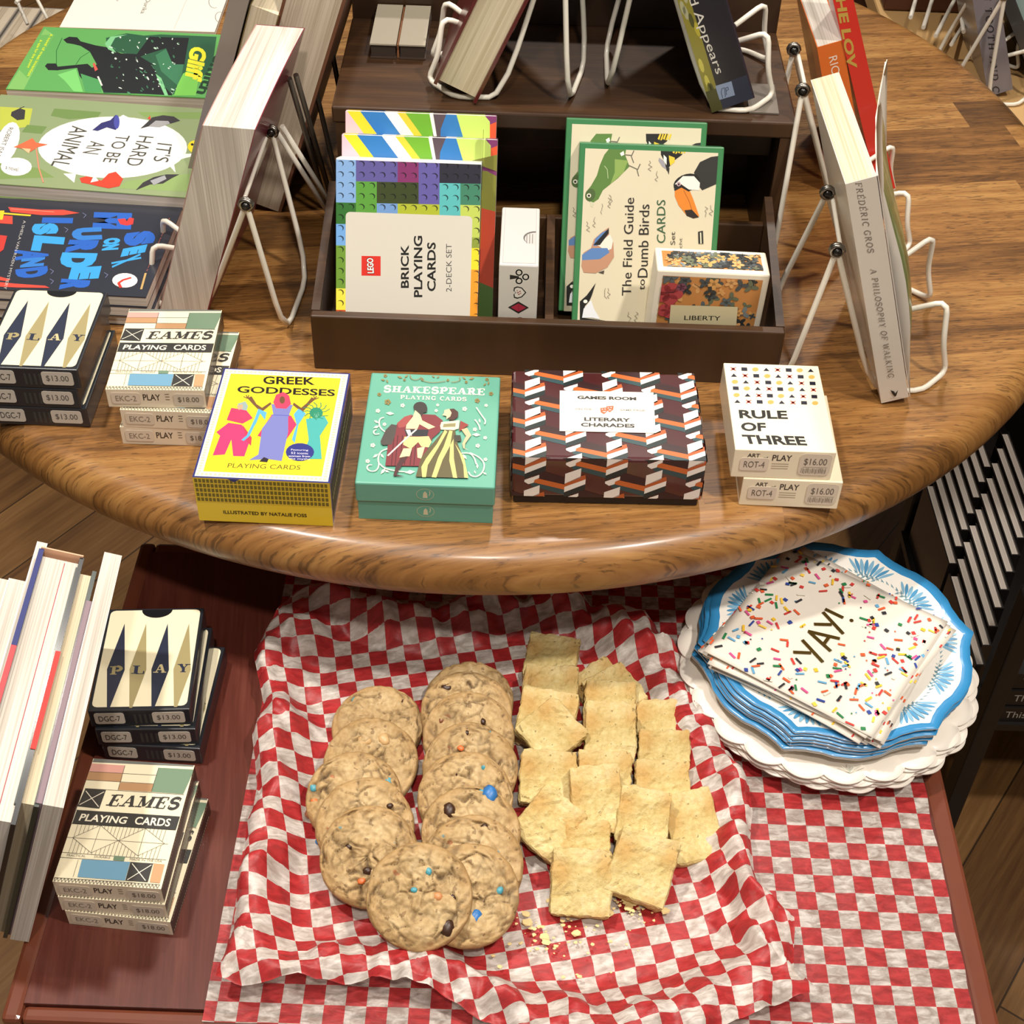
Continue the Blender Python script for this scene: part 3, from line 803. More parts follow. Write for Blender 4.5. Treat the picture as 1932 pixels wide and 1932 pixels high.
for k in range(9):
    z = ZL+.021+k*.0018
    M = TR(BC.x+.0018*sin(k*2.3+1)-.0008*(8-k), BC.y+.0012*cos(k*1.7)-.0005*(8-k), z, .02*sin(k*3.1)+radians(3))
    if k < 8:
        if not first: first = plate('plate', ogee, 60*8, prof_b, BLUE, mat('f2ede4', .4), under=mat('d9d4ca', .5)).build('paper_plate'); o = first
        else: o = first.copy(); COL.objects.link(o)
    else: o = plate('plate', ogee, 60*8, prof_b, BLUE, mat('f4efe6', .4), art=blue_art, under=mat('d9d4ca', .5)).build('paper_plate')
    o.matrix_world = M
    lab = ['lowest', 'second from the bottom', 'third from the bottom', 'fourth from the bottom', 'fifth from the bottom', 'fourth from the top', 'third from the top', 'second from the top', 'topmost'][k]
    tag(o, 'blue rimmed paper plate with leaf pattern, %s of its stack' % lab, 'paper plate', 'blue rimmed plates on the white plates')

NPW = mat('e0d7ca', .75, var=.02, bscale=200)
def napkin(art, seed, s=.1245):
    mb = MB(); n = 20; rnd = random.Random(seed)
    for L in range(2):
        for j in range(n+1):
            for i in range(n+1):
                x = s*(i/n-.5); y = s*(j/n-.5); e = max(abs(x), abs(y))/(s/2)
                z = .0011*noise.noise(Vector((x*22, y*22, seed)))*(e**2) + (.00085 if L else 0)
                k = 1-(.0 if L else .004); mb.v.append((x*k, y*k, z))
    N = (n+1)**2
    for j in range(n):
        for i in range(n):
            a = j*(n+1)+i
            mb.f.append((a, a+n+1, a+n+2, a+1)); mb.m.append(NPW); mb.sm.append(True)
            b = a+N; mb.f.append((b, b+1, b+n+2, b+n+1)); mb.m.append(NPW); mb.sm.append(True)
    bd = [i for i in range(n+1)]+[j*(n+1)+n for j in range(1, n+1)]+[n*(n+1)+i for i in range(n-1, -1, -1)]+[j*(n+1) for j in range(n-1, 0, -1)]
    for q in range(len(bd)):
        a, b = bd[q], bd[(q+1) % len(bd)]; mb.f.append((a, b, b+N, a+N)); mb.m.append(NPW); mb.sm.append(False)
    P = Print(mb, (-s/2, -s/2, .0012), (1, 0, 0), (0, 1, 0), rough=.6, clip=(0, 0, s, s), base=.0006 if art else .0003)
    cols = ['c8362f', 'd9592b', 'e7b92e', '27408f', '1e7a45', 'd7508b', '5f9ec4', '26262c', 'c8362f', 'd9592b', 'ded7c8', 'f2c94c']
    cnt = 320 if art else 0
    for k in range(cnt):
        x, y = rnd.uniform(0, s), rnd.uniform(0, s)
        if art and abs(x-s*.5) < .032 and abs(y-s*.52) < .014: continue
        a = rnd.uniform(0, pi); ln, wd = rnd.choice([(.0058, .0017), (.0050, .0015), (.0032, .0026), (.0028, .0024), (.0060, .0015), (.0011, .0011)])
        ca, sa = cos(a), sin(a)
        P.poly([(x+u*ln/2*ca-v*wd/2*sa, y+u*ln/2*sa+v*wd/2*ca) for u, v in ((-1,-1),(1,-1),(1,1),(-1,1))], rnd.choice(cols), False)
    if not art:
        for k in range(70):   # confetti printed near the visible border
            e = rnd.random()*s; off = rnd.uniform(0, .006)
            x, y = rnd.choice([(e, off), (e, s-off), (off, e), (s-off, e)]); P.rect(x, y, .003, .0012, rnd.choice(cols), False)
    if art:
        gold = mat('9c8748', .22, metal=.9)
        P.up()
        cx, cy = s*.5, s*.515; h = .0205
        def S(pts): P.line([(cx+a*h*.95, cy+(b-.5)*h) for a, b in pts], .0025, gold)
        S([(-1.42,1),(-1.08,.5)]); S([(-.72,1),(-1.22,0)]); S([(-.6,0),(-.22,1),(.12,0)]); S([(-.5,.33),(.02,.33)])
        S([(.2,1),(.56,.5)]); S([(.92,1),(.40,0)]); S([(1.1,1),(1.1,.32)]); P.ell(cx+1.1*h, cy-.46*h, .0014, .0014, gold)
    return mb
NC = at(1560, 1202, ZL+.057)
nk = None; NN = 9
for k in range(NN):
    z = ZL+.0472+k*.00125
    yw = radians(56.5)+[.05, -.03, .06, -.06, .03, .07, -.02, -.09, 0][k]
    M = TR(NC.x+[.003,.001,.004,-.002,.003,.001,.002,.004,0][k], NC.y+[-.002,.001,-.001,.0,.002,-.002,.0,.001,0][k], z, yw)
    if k == NN-1: o = napkin(True, 3).build('paper_napkin'); lb = 'white confetti paper napkin with gold YAY lettering, topmost of the pile'
    else:
        if nk is None: nk = napkin(False, 7).build('paper_napkin'); o = nk
        else: o = nk.copy(); COL.objects.link(o)
        lb = 'white confetti paper napkin, %s from the bottom of the pile' % ['first','second','third','fourth','fifth','sixth','seventh','eighth'][k]
    o.matrix_world = M; tag(o, lb, 'napkin', 'confetti napkins on the blue plates')

# ------------------------------------------------------------------ print helper in photo-crop coordinates: (ox, oy, s)
class Art(Print):
    def setup(s, Mw, K): s.Mw = Mw; s.K = K; return s
    def q(s, x, y):
        px, py = s.K[0]+x*s.K[2], s.K[1]+y*s.K[2]
        d = ray(px, py); C0 = Vector((0, 0, CAMH)); Ow = s.Mw @ s.O; R3 = s.Mw.to_3x3()
        Uw, Vw, Nw = R3 @ s.U, R3 @ s.V, R3 @ s.N
        P = C0+d*((Ow-C0).dot(Nw)/d.dot(Nw))-Ow
        return (P.dot(Uw), P.dot(Vw))
    def pp(s, pts, c, up=True): s.poly([s.q(*p) for p in pts], c, up)
    def pline(s, pts, w, c, up=True): s.line([s.q(*p) for p in pts], w, c, up)
    def pell(s, cx, cy, rx, ry, c, rot=0, n=18, up=True): s.pp(ell(cx, cy, rx, ry, n, rot=rot), c, up)
    def ptext(s, t, bl, br, tl, c, bold=0.0, slab=None):
        if slab: polys = slab_polys(t, *slab); x0 = min(v[0] for p in polys for v in p); x1 = max(v[0] for p in polys for v in p); y0, y1 = 0, 1
        else:
            vs, fs = glyphs(t, bold); polys = [[vs[i] for i in f] for f in fs]
            xs = [v[0] for v in vs]; ys = [v[1] for v in vs]; x0, y0, x1, y1 = min(xs), min(ys), max(xs), max(ys)
        a, b, d = Vector(s.q(*bl)), Vector(s.q(*br)), Vector(s.q(*tl)); s.up()
        vv = []; ff = []
        for p in polys:
            o = len(vv); s.lay += 1.2e-6 if slab else 0
            for x, y in p:
                w = a+(b-a)*((x-x0)/(x1-x0))+(d-a)*((y-y0)/(y1-y0))
                vv.append(tuple(s.O+s.U*w.x+s.V*w.y+s.N*s.lay))
            ff.append(tuple(range(o, len(vv))))
        s.mb.add(vv, ff, s.M(c))
def artT(mb, M, z, K, **k): return Art(mb, (0, 0, z), (1, 0, 0), (0, 1, 0), **k).setup(M, K)
def artF(mb, M, K, **k): return Art(mb, (0, 0, 0), (1, 0, 0), (0, 0, 1), **k).setup(M, K)
def sticker(root, name, x, z, w, h, txt, col='cfc6b8', tc='4a443d', lines=False, tilt=0, y=-.00035):
    mb = MB(); M = Matrix.Translation((x+w/2, y, z+h/2)) @ Matrix.Rotation(tilt, 4, 'Y')
    pts = []
    r = min(w, h)*.16
    for cx, cy, a in ((w/2-r, -h/2+r, -90), (w/2-r, h/2-r, 0), (-w/2+r, h/2-r, 90), (-w/2+r, -h/2+r, 180)):
        pts += [(cx+r*cos(radians(a+t)), cy+r*sin(radians(a+t))) for t in (0, 45, 90)]
    R = Matrix(((1,0,0,0),(0,0,-1,0),(0,1,0,0),(0,0,0,1)))
    mb.prism(pts, 0, .0002, mat(col, .6), M @ R)
    P = Print(mb, M @ Vector((-w/2, -.00021, -h/2)), (1, 0, 0), (0, 0, 1), rough=.6)
    P.text(txt, w/2, h*(.62 if lines else .5), w*.72, h*(.34 if lines else .48), tc)
    if lines:
        P.rect(w*.12, h*.38, w*.78, .0002, tc)
        rnd = random.Random(len(txt))
        for i in range(16): P.rect(w*.1+i*w*.05, h*(.08+.05*rnd.random()), w*rnd.choice([.012, .02]), h*.22, tc)
    o = mb.build(name, root); return o

# ------------------------------------------------------------------ card decks
def deckM(x, y, z, yaw): return TR(x, y, z, yaw)
def eames_proto(M):
    w, d, h = .065, .090, .0148
    root = empty('card_deck', M, 'x', 'card deck', 'cream playing card decks')
    mb = MB(); cream, dk = mat('f1e6c6', .3, coat=.5), mat('3a3835', .35, coat=.5)
    mb.box(0, w, 0, d, 0, h, cream, mts=[cream, cream, mat('e6d5bb', .4, coat=.3), cream, mat('d9cdb5', .4), mat('33231d', .4, coat=.3)])
    K = (60, 1130, .35205); P = artT(mb, M, h, K, rough=.3, coat=.5, clip=(0, 0, w, d))
    DK, CR_, BR, GR, PK, BLU = '3b3a38', 'f5ebcd', 'b98f68', '728a72', 'd9a093', '6f9db8'
    P.pp([(340,840),(875,875),(866,900),(325,875)], '6f716c')
    P.pp([(322,882),(500,893),(490,935),(308,925)], PK); P.pp([(306,927),(488,937),(478,982),(292,970)], BR)
    P.pp([(476,984),(655,992),(640,1035),(462,1024)], BR); P.pp([(680,905),(872,915),(812,1047),(642,1035)], GR)
    for a, b in (((500,893),(462,1024)), ((680,905),(640,1035))): P.pline([a, b], .0003, DK)
    for a, b in (((308,926),(670,946)), ((292,970),(655,992)), ((285,1016),(815,1050)), ((240,1132),(795,1168)), ((215,1205),(770,1240)), ((155,1358),(720,1400)), ((148,1385),(712,1425))): P.pline([a, b], .00028, DK)
    P.pp([(287,1018),(398,1025),(362,1125),(245,1112)], DK)
    P.pline([(290,1030),(358,1115)], .0005, 'efe6d2'); P.pline([(388,1035),(256,1104)], .0005, 'efe6d2')
    P.ptext('EAMES', (396,1108), (782,1128), (430,1050), DK, slab=(.24, .09))
    P.pp([(242,1134),(794,1170),(772,1240),(217,1205)], DK)
    P.ptext('PLAYING', (250,1190), (502,1208), (268,1152), 'f3ead4', bold=.02); P.ptext('CARDS', (548,1210), (738,1222), (560,1168), 'f3ead4', bold=.02)
    # truss drawing
    for (a, b) in (((180,1278),(730,1315)), ((370,1215),(318,1362)), ((610,1232),(568,1378)), ((220,1280),(370,1215)), ((370,1215),(465,1297)), ((465,1297),(318,1362)), ((318,1362),(220,1280)),
                   ((465,1297),(610,1232)), ((610,1232),(712,1313)), ((712,1313),(568,1378)), ((568,1378),(465,1297))):
        P.pline([a, b], .00022, DK)
    def lerp(a, b, t): return (a[0]+(b[0]-a[0])*t, a[1]+(b[1]-a[1])*t)
    for L0, L1, R0, top in (((220,1280),(370,1215),0,1), ((370,1215),(465,1297),0,1), ((465,1297),(610,1232),0,1), ((610,1232),(712,1313),0,1), ((220,1280),(318,1362),0,0), ((318,1362),(465,1297),0,0), ((465,1297),(568,1378),0,0), ((568,1378),(712,1313),0,0)):
        for i in range(0, 6):
            a = lerp(L0, L1, i/6+.04)
            if top: ye = 1208+(a[0]-215)*.063; b = (a[0]+(a[1]-ye)*.33, ye)
            else: ye = 1358+(a[0]-155)*.075; b = (a[0]-(ye-a[1])*.33, ye)
            P.pline([a, b], .0002, DK, False)
    P.ptext('PRACTICAL', (188,1380), (288,1386), (190,1368), '7d776a'); P.ptext('DURABLE', (335,1388), (420,1394), (338,1377), '7d776a'); P.ptext('MADE IN THE USA', (525,1402), (697,1414), (528,1390), '7d776a')
    P.pp([(442,1378),(502,1383),(494,1408),(437,1403)], GR)
    P.pp([(270,1398),(528,1412),(500,1512),(245,1492)], BLU); P.pp([(530,1412),(650,1420),(622,1520),(502,1512)], DK)
    P.pline([(538,1420),(610,1512)], .0005, 'efe6d2'); P.pline([(642,1428),(512,1508)], .0005, 'efe6d2')
    P.pp([(655,1420),(712,1425),(686,1525),(632,1520)], 'c99a72'); P.pline([(250,1400),(222,1492)], .0002, DK)
    for i in range(30):
        a = lerp((122,1496), (686,1534), i/30); b = lerp((113,1514), (682,1556), (i+.5)/30); c = lerp((122,1496), (686,1534), (i+1)/30)
        P.pline([a, b, c], .0003, DK, False)
    P.pline([(122,1496),(686,1534)], .0003, DK)
    F = frontprint(mb, rough=.5); F.text('PLAY', .0295, .0085, .0115, .0052, '3d332a', bold=.015); F.rect(.0385, .0065, .0028, .0005, '6a5a4a'); F.rect(.0385, .0088, .0028, .0005, '6a5a4a'); F.rect(.0385, .011, .0028, .0005, '6a5a4a')
    S = rightprint(mb, w, 0, 0, rough=.5); rnd = random.Random(3)
    for i in range(40): S.rect(.002+i*.0021, .0012, .0013, .0012, 'b8a48c', i == 0); S.rect(.002+i*.0021, h-.0024, .0013, .0012, 'b8a48c', False)
    mb.build('carton', root)
    sticker(root, 'code_sticker', .003, .003, .019, .0095, 'EKC-2', col='ddccb6', tc='8a7a6a')
    sticker(root, 'price_sticker', .044, .002, .0195, .010, '$18.00', col='d3c4b0', tc='6a5c50')
    return root
def play_proto(M):
    w, d, h = .066, .090, .0165
    root = empty('card_deck', M, 'x', 'card deck', 'dark backgammon patterned playing card decks')
    mb = MB(); dk = mat('23262c', .3, coat=.6)
    mb.rbox(0, w, 0, d, 0, h, .0008, dk)
    K = (60, 1130, .35205); P = artT(mb, M, h, K, rough=.25, coat=.6, clip=(.0015, .002, w-.0015, d-.001))
    P.rrect(.0022, .003, w-.0044, d-.0048, .0035, 'efe5c4')
    NV, TN = '2e3446', 'a3966b'
    tx = [498, 614, 729, 843]; bx = [402, 522, 641, 762]
    for i in range(4):
        c = NV if i % 2 == 0 else TN; ty = 128-i*0; by = 625
        l = [403, 524, 641, 759][i]; r = [498, 614, 735, 852][i]
        P.pp([(tx[i], 132), (r, 385-4), (bx[i], by), (l, 378)], c)
    for i, ch in enumerate('PLAY'):
        x0 = [414, 532, 650, 776][i]; c = ['a3966b', '2e3446', 'c8b98b', '2e3446'][i]
        P.ptext(ch, (x0, 402+[4,0,-6,-8][i]), (x0+70, 402+[4,0,-6,-8][i]), (x0+6, 358+[4,0,-6,-8][i]), c, slab=(.24, .09))
    P.poly(ell(w*.515, d-.0016, .0105, .0075, 14, pi, 2*pi), '15171b')
    F = frontprint(mb, rough=.4)
    for i in range(4): F.rect(.029+i*.0033, .003, .0016, .0095, '3d3f3c', i == 0)
    mb.build('carton', root)
    sticker(root, 'code_sticker', .0035, .0035, .0195, .011, 'DGC-7', col='c9bfb2', tc='3f3a36')
    sticker(root, 'price_sticker', .041, .0035, .021, .011, '$13.00', col='c9bfb2', tc='5a544e')
    return root
ESET = [((-.2643, .4689), -.0385, .603, 'on the low table'), ((-.2715, .750), .0376, .75, 'on the round table')]
M0 = deckM(-.2643, .4689, ZL+2*.0150, -.0385)
e0 = eames_proto(M0)
e0['label'] = 'cream and grey geometric EAMES card deck, topmost of three on the low table'
c = copy_tree(e0); c.matrix_world = deckM(-.2638, .4680, ZL+.0150, -.046); c['label'] = 'EAMES card deck in the middle of the stack of three on the low table'
c = copy_tree(e0); c.matrix_world = deckM(-.2620, .4675, ZL+.0002, -.080); c['label'] = 'EAMES card deck at the bottom of the stack of three on the low table'
c = copy_tree(e0); c.matrix_world = deckM(-.2715, .7485, ZU+2*.0150+.0008, .0376); c['label'] = 'EAMES card deck topmost of three on the round table, beside the yellow box'
c = copy_tree(e0); c.matrix_world = deckM(-.2640, .7465, ZU+.0150+.0004, -.005); c['label'] = 'EAMES card deck in the middle of the round table stack, shifted to the right'
c = copy_tree(e0); c.matrix_world = deckM(-.2665, .7465, ZU+.0002, .01); c['label'] = 'EAMES card deck at the bottom of the round table stack'
p0 = play_proto(deckM(-.2718, .5925, ZL+2*.0167, .0705)); p0['label'] = 'dark boxed PLAY card deck topmost of the stack on the low table'
c = copy_tree(p0); c.matrix_world = deckM(-.2695, .5905, ZL+.0167, .05); c['label'] = 'PLAY card deck in the middle of the stack on the low table'
c = copy_tree(p0); c.matrix_world = deckM(-.268, .5915, ZL+.0002, -.02); c['label'] = 'PLAY card deck at the bottom of the low table stack, its far corner sticking out'
for k, (dx, dy, yw, lb) in enumerate(((0, 0, .0, 'bottom'), (-.003, .0, .0, 'middle'), (0, -.0, .0, 'top'))):
    c = copy_tree(p0); c.matrix_world = deckM(-.3585+dx, .762, ZU+.0002+k*.0167, .0+(.0 if k else -.0)); c['label'] = 'PLAY card deck at the %s of the stack of three on the round table' % lb

def rule_proto(M):
    w, d, h = .065, .090, .0238
    root = empty('card_deck', M, 'x', 'card deck', 'cream RULE OF THREE card decks')
    mb = MB(); cr = mat('f3e6c8', .35, coat=.4); mb.rbox(0, w, 0, d, 0, h, .0006, cr)
    P = artT(mb, M, h, (1340, 660, .17084), rough=.3, coat=.4)
    NV, RD, GD = '17182c', 'b8342e', 'd2a757'
    seq = 'XSCT'
    for r in range(6):
        for cc in range(8):
            x = 253+cc*122.5+r*9.5; y = 212+r*71+cc*2.6
            if r >= 4: y += 4
            ty = 'XSCT'[(cc-r) % 4] if r < 4 else 'CTXS'[(cc-(r-4)) % 4] if r == 4 else 'TXSC'[cc % 4]
            if ty == 'S': P.pp([(x-33, y-20), (x+31, y-18), (x+35, y+20), (x-30, y+18)], NV, False)
            elif ty == 'C': P.pell(x, y, 35, 22, GD, up=False)
            elif ty == 'T': P.pp([(x-3, y-20), (x+34, y+16), (x-34, y+15)], NV, False)
            else:
                P.pp([(x-34, y-19), (x-22, y-20), (x+34, y+16), (x+22, y+20)], RD, False); P.pp([(x+28, y-20), (x+33, y-15), (x-22, y+19), (x-32, y+16)], RD, False); P.pell(x, y, 19, 14, RD, up=False, n=8)
    P.ptext('RULE', (325,757), (860,767), (312,664), '15130f', bold=.035); P.ptext('OF', (345,897), (620,902), (335,802), '15130f', bold=.035); P.ptext('THREE', (378,1038), (1075,1058), (345,938), '15130f', bold=.035)
    F = frontprint(mb, rough=.5); F.text('ART', .0125, .0192, .008, .0032, '3c3226', bold=.02); F.text('of', .0205, .0175, .003, .002, '3c3226'); F.text('PLAY', .031, .0178, .0125, .005, '3c3226', bold=.012)
    for k in range(3): F.rect(.025, .0125-k*.002, .011, .0004, '9c8b74')
    mb.build('carton', root)
    sticker(root, 'code_sticker', .0045, .0065, .0185, .011, 'ROT-4', col='e3d3bf', tc='6b5d52')
    sticker(root, 'price_sticker', .0425, .004, .0205, .0185, '$16.00', col='dccdb8', tc='6b5d52', lines=True)
    return root
r0 = rule_proto(deckM(.1413, .7079, ZU+.0242, .0038)); r0['label'] = 'cream card deck lettered RULE OF THREE with rows of small shapes, upper of two'
c = copy_tree(r0); c.matrix_world = deckM(.1497, .7072, ZU+.0002, -.012); c['label'] = 'cream RULE OF THREE card deck underneath, shifted to the right'

# ------------------------------------------------------------------ the three boxed games in front
def greek():
    w, d, h = .0865, .111, .0375
    M = deckM(-.2015, .6745, ZU+.0002, -.012); root = empty('card_box', M, 'yellow and navy box of playing cards with three women on its lid', 'card box')
    mb = MB(); NV = mat('2a2f72', .3, coat=.4); YL = mat('e8c730', .35, coat=.4)
    mb.box(0, w, 0, d, 0, h, NV, mts=[YL, NV, YL, YL, NV, NV])
    P = artT(mb, M, h, (0, 520, .35197), rough=.3, coat=.4)
    P.rect(.0012, .0012, w-.0024, d-.0024, 'efe9d4')
    rnd = random.Random(1); n1, n2 = 30, 40
    P.up()
    for i in range(n1):
        for y in (.0022, d-.0046):
            P.rrect(.0018+i*(w-.0036)/n1, y, (w-.0036)/n1*.72, .0022, .0006, 'c9bfa6', False); 
    for j in range(n2):
        for x in (.0022, w-.0046): P.rrect(x, .005+j*(d-.01)/n2, .0022, (d-.01)/n2*.72, .0006, 'c9bfa6', False)
    P.rect(.0058, .0058, w-.0116, d-.0116, 'ead02c')
    Y = '1c1a17'
    P.ptext('GREEK', (1410,582), (1688,588), (1412,540), Y, bold=.025); P.ptext('GODDESSES', (1270,628), (1795,648), (1275,592), Y, bold=.025)
    P.ptext('PLAYING CARDS', (1218,1030), (1608,1042), (1225,1006), '5c4f1d')
    SK, PK, MG, LV, TL, GN = '6b4a33', 'c43a62', 'c43a6c', '7478b4', '49a5a0', '2c8466'
    P.pp([(1225,790),(1295,800),(1345,870),(1310,970),(1250,968),(1240,880),(1205,960),(1140,965),(1180,860),(1160,840)], MG)     # left figure trousers
    P.pp([(1240,710),(1320,722),(1355,765),(1300,795),(1215,775)], PK); P.pell(1300, 700, 18, 16, SK); P.pp([(1275,688),(1315,675),(1330,700),(1322,725),(1275,715)], '8fa3a0')
    P.pp([(1268,700),(1300,690),(1302,712),(1280,722)], 'c99a7a')
    P.pp([(1300,800),(1350,870),(1345,915),(1325,890)], 'c03a52')
    P.pline([(1385,745),(1330,860),(1300,885)], .002, '58a6cf')
    P.pp([(1455,750),(1560,752),(1590,800),(1535,880),(1480,890),(1380,860)], PK)
    P.pp([(1455,690),(1570,695),(1545,760),(1545,840),(1510,995),(1440,985),(1335,990),(1385,960),(1405,820),(1465,745)], LV); P.pline([(1455,748),(1555,752)], .0008, '5a5fb0')
    P.pp([(1480,640),(1520,625),(1550,645),(1560,690),(1535,715),(1480,712),(1465,680)], 'd2415f'); P.pell(1513, 668, 15, 20, SK)
    P.pp([(1455,690),(1400,735),(1355,690),(1328,660),(1350,650),(1375,690),(1405,710),(1450,680)], SK); P.pp([(1570,695),(1620,735),(1660,690),(1690,665),(1670,655),(1645,685),(1615,710),(1575,682)], SK)
    for a in ((1328,660),(1690,665)):
        for k in range(4): P.pline([a, (a[0]-22+k*14, a[1]-22+abs(k-1.5)*8)], .0007, SK, False)
    P.pp([(1385,715),(1430,735),(1420,775),(1395,740),(1375,790),(1350,830),(1365,770)], '58a6cf'); P.pp([(1600,715),(1640,740),(1600,800),(1580,900),(1565,880),(1590,800),(1575,745)], '58a6cf')
    P.pp([(1640,770),(1740,755),(1760,790),(1715,860),(1725,985),(1620,985),(1655,880)], TL); P.pell(1695, 738, 36, 30, GN); P.pell(1697, 745, 14, 18, '5f9e88'); 
    for k in range(12):
        a = k*.5; P.pline([(1695,735), (1695+50*cos(a), 730-38*sin(a)*.9), (1695+75*cos(a+.25), 728-48*sin(a+.25))], .0006, GN, k == 0)
    P.pp([(1390,998),(1415,975),(1440,985),(1432,1002)], '2b2430')
    P.pell(1608, 948, 76, 48, '2e347c')
    for k, t in enumerate(('Featuring', '52 iconic', 'women from', 'the myths')): P.ptext(t, (1560-(14 if k > 1 else 0), 942+k*16), (1652+(10 if k > 1 else 0), 945+k*16), (1561-(14 if k > 1 else 0), 931+k*16), 'e9e4f0')
    F = artF(mb, M, (0, 520, .35197), rough=.4)
    F.rect(0, .0165, w, h-.0165, 'd7b62f')
    for j in range(5):
        for i in range(34): F.rect(.001+i*(w-.002)/34, .0175+j*.0040, (w-.002)/34*.74, .0030, '6f6320', i == 0)
    F.text('ILLUSTRATED BY NATALIE FOSS', w*.5, .0085, w*.62, .0030, '2a2410', bold=.02)
    F.poly([(w*.255, h), (w*.30, h-.0025), (w*.345, h), (w*.3, h+.0001)], '2a2f72')
    S = rightprint(mb, w, 0, 0, rough=.5)
    S.rect(.004, .004, d-.008, h-.010, '4c4a3c')
    for i in range(24): S.ell(.008+i*.0041, .018, .0015, .0015, 'b9a66a', n=8, up=(i == 0))
    S.text('GREEK GODDESSES', d*.5, .026, d*.5, .003, 'cbbf95')
    mb.build('carton', root)
greek()
def shakes():
    w, d, h = .0891, .1128, .0325
    M = deckM(-.1003, .6803, ZU+.0002, 0); root = empty('card_box', M, 'teal SHAKESPEARE playing card box with a couple in cloaks on its lid', 'card box')
    T1 = mat('62a48f', .35, coat=.3)
    mb = MB(); mb.box(.0012, w-.0012, .0012, d-.0012, 0, .0165, T1); mb.build('tray', root)
    mb = MB(); mb.rbox(0, w, 0, d, .0160, h, .0012, T1)
    P = artT(mb, M, h, (640, 690, .17598), rough=.35, coat=.3)
    G, WH, MR, DK, BE, GO = '8a7a4a', 'f2edd0', '7a3238', '3a3432', 'e9d9a0', 'a89a52'
    P.ptext('SHAKESPEARE', (472,282), (1556,318), (484,216), WH, slab=(.24, .11)); P.ptext('PLAYING CARDS', (652,358), (1365,384), (655,320), WH, slab=(.2, .09))
    rnd = random.Random(4)
    for x, y, r in ((495,112,22),(1585,152,22),(430,313,24),(1628,305,26),(520,395,38),(680,432,26),(1480,380,30),(1575,432,20),(415,490,26),(1345,470,28),(1055,428,18),(485,635,22),(360,860,28),(305,1030,26),(1455,690,24),(1485,865,26),(1565,780,22),(1568,1012,22),(890,152,18),(1165,162,18),(1362,182,18),(700,158,16),(1040,490,20)):
        c = G if y < 400 else WH
        for k in range(5): P.pell(x+r*.55*cos(k*1.257), y+r*.5*sin(k*1.257), r*.42, r*.36, c, n=8, up=(k == 0))
    for (x, y, a, l) in ((650,130,.3,60),(720,120,-.6,50),(1340,140,.6,50),(1420,145,-.3,60),(1010,125,.5,40),(1060,130,-.5,40),(470,160,.2,50),(515,175,1.2,45),(1560,210,-.8,45),(1600,195,1.9,45),(545,520,.1,90),(400,610,.5,60),(400,665,-.3,70),(390,975,-.6,70),(460,975,.9,60),(470,1140,-.9,80),(510,1140,.4,60),(760,1150,-.1,110),(1345,985,.9,70),(1480,1085,1.5,60),(1505,600,1.4,50),(1470,750,.05,90),(1560,1165,.5,50),(1455,1150,1.2,40)):
        c = G if y < 240 else WH; ca, sa = cos(a), sin(a); l2 = l/2
        P.pp([(x-l2*ca, y-l2*sa), (x-sa*l*.2, y+ca*l*.2), (x+l2*ca, y+l2*sa), (x+sa*l*.2, y-ca*l*.2)], c)
    for pts, c in (([(760,110),(770,150),(820,165),(860,150),(880,130)], G), ([(1290,130),(1300,165),(1250,185),(1200,185)], G), ([(880,165),(960,190),(1050,190),(1140,175)], G),
        ([(500,725),(440,680),(425,620),(440,575),(480,565)], WH), ([(430,740),(380,750),(365,715),(400,695)], WH), ([(520,900),(440,930),(415,1010),(430,1080),(400,1140),(330,1145),(295,1110),(310,1075),(350,1075)], WH), ([(430,1060),(480,1110),(600,1140),(720,1150)], WH),
        ([(1300,950),(1400,945),(1450,1000),(1470,1070)], WH), ([(1400,945),(1500,990),(1560,1060),(1545,1150),(1480,1205),(1410,1195),(1385,1150)], WH), ([(1455,590),(1500,650),(1510,700)], WH), ([(1470,460),(1530,550),(1570,600),(1560,640)], WH)):
        for i in range(1): P.line([P.q(*p) for p in [tuple(v[:2]) for v in chaikin([(a, b, 0) for a, b in pts], 2)]], .0009 if c == WH else .0006, c)
    P.pp([(520,880),(530,800),(620,640),(700,560),(870,530),(1030,540),(1110,600),(1080,720),(1000,790),(870,1090),(495,1085)], MR)
    for x in (560,600,650,700,760,800): P.pline([(x+30, 760), (x, 1080)], .0006, '4e2226', x == 560)
    P.pp([(780,535),(700,560),(620,630),(640,680),(700,670),(760,600)], '9a4a48'); P.pp([(445,820),(500,700),(560,640),(620,650),(600,760),(560,860),(470,865),(450,850)], '4b4540')
    P.pell(868, 455, 72, 55, DK); P.pp([(805,480),(945,460),(940,510),(900,520),(870,600),(830,610),(810,540)], DK)
    P.pp([(815,490),(870,540),(890,600),(1030,670),(960,695),(860,640),(840,690),(715,690),(720,650),(790,560)], BE)
    P.pp([(700,695),(960,700),(945,770),(720,765)], '2c2d33'); P.pp([(712,700),(760,700),(780,765),(740,760)], 'dcd8c8')
    P.pp([(700,775),(860,775),(850,830),(770,905),(685,860)], 'd9cf86'); P.pp([(860,775),(960,770),(990,830),(960,890),(880,880),(845,830)], 'd9cf86')
    P.pp([(690,900),(780,900),(755,985),(720,985),(645,1000)], BE); P.pp([(835,900),(920,880),(880,1010),(840,1000)], BE)
    P.pp([(660,1000),(740,985),(650,1120),(615,1180),(700,1200),(580,1195),(605,1100)], '4b2a2c')
    P.pline([(830,695),(700,810),(520,980)], .0012, 'd9cfc4')
    P.pp([(820,1205),(880,1000),(1000,850),(1130,700),(1240,700),(1270,850),(1340,1020),(1385,1220)], '5c5434')
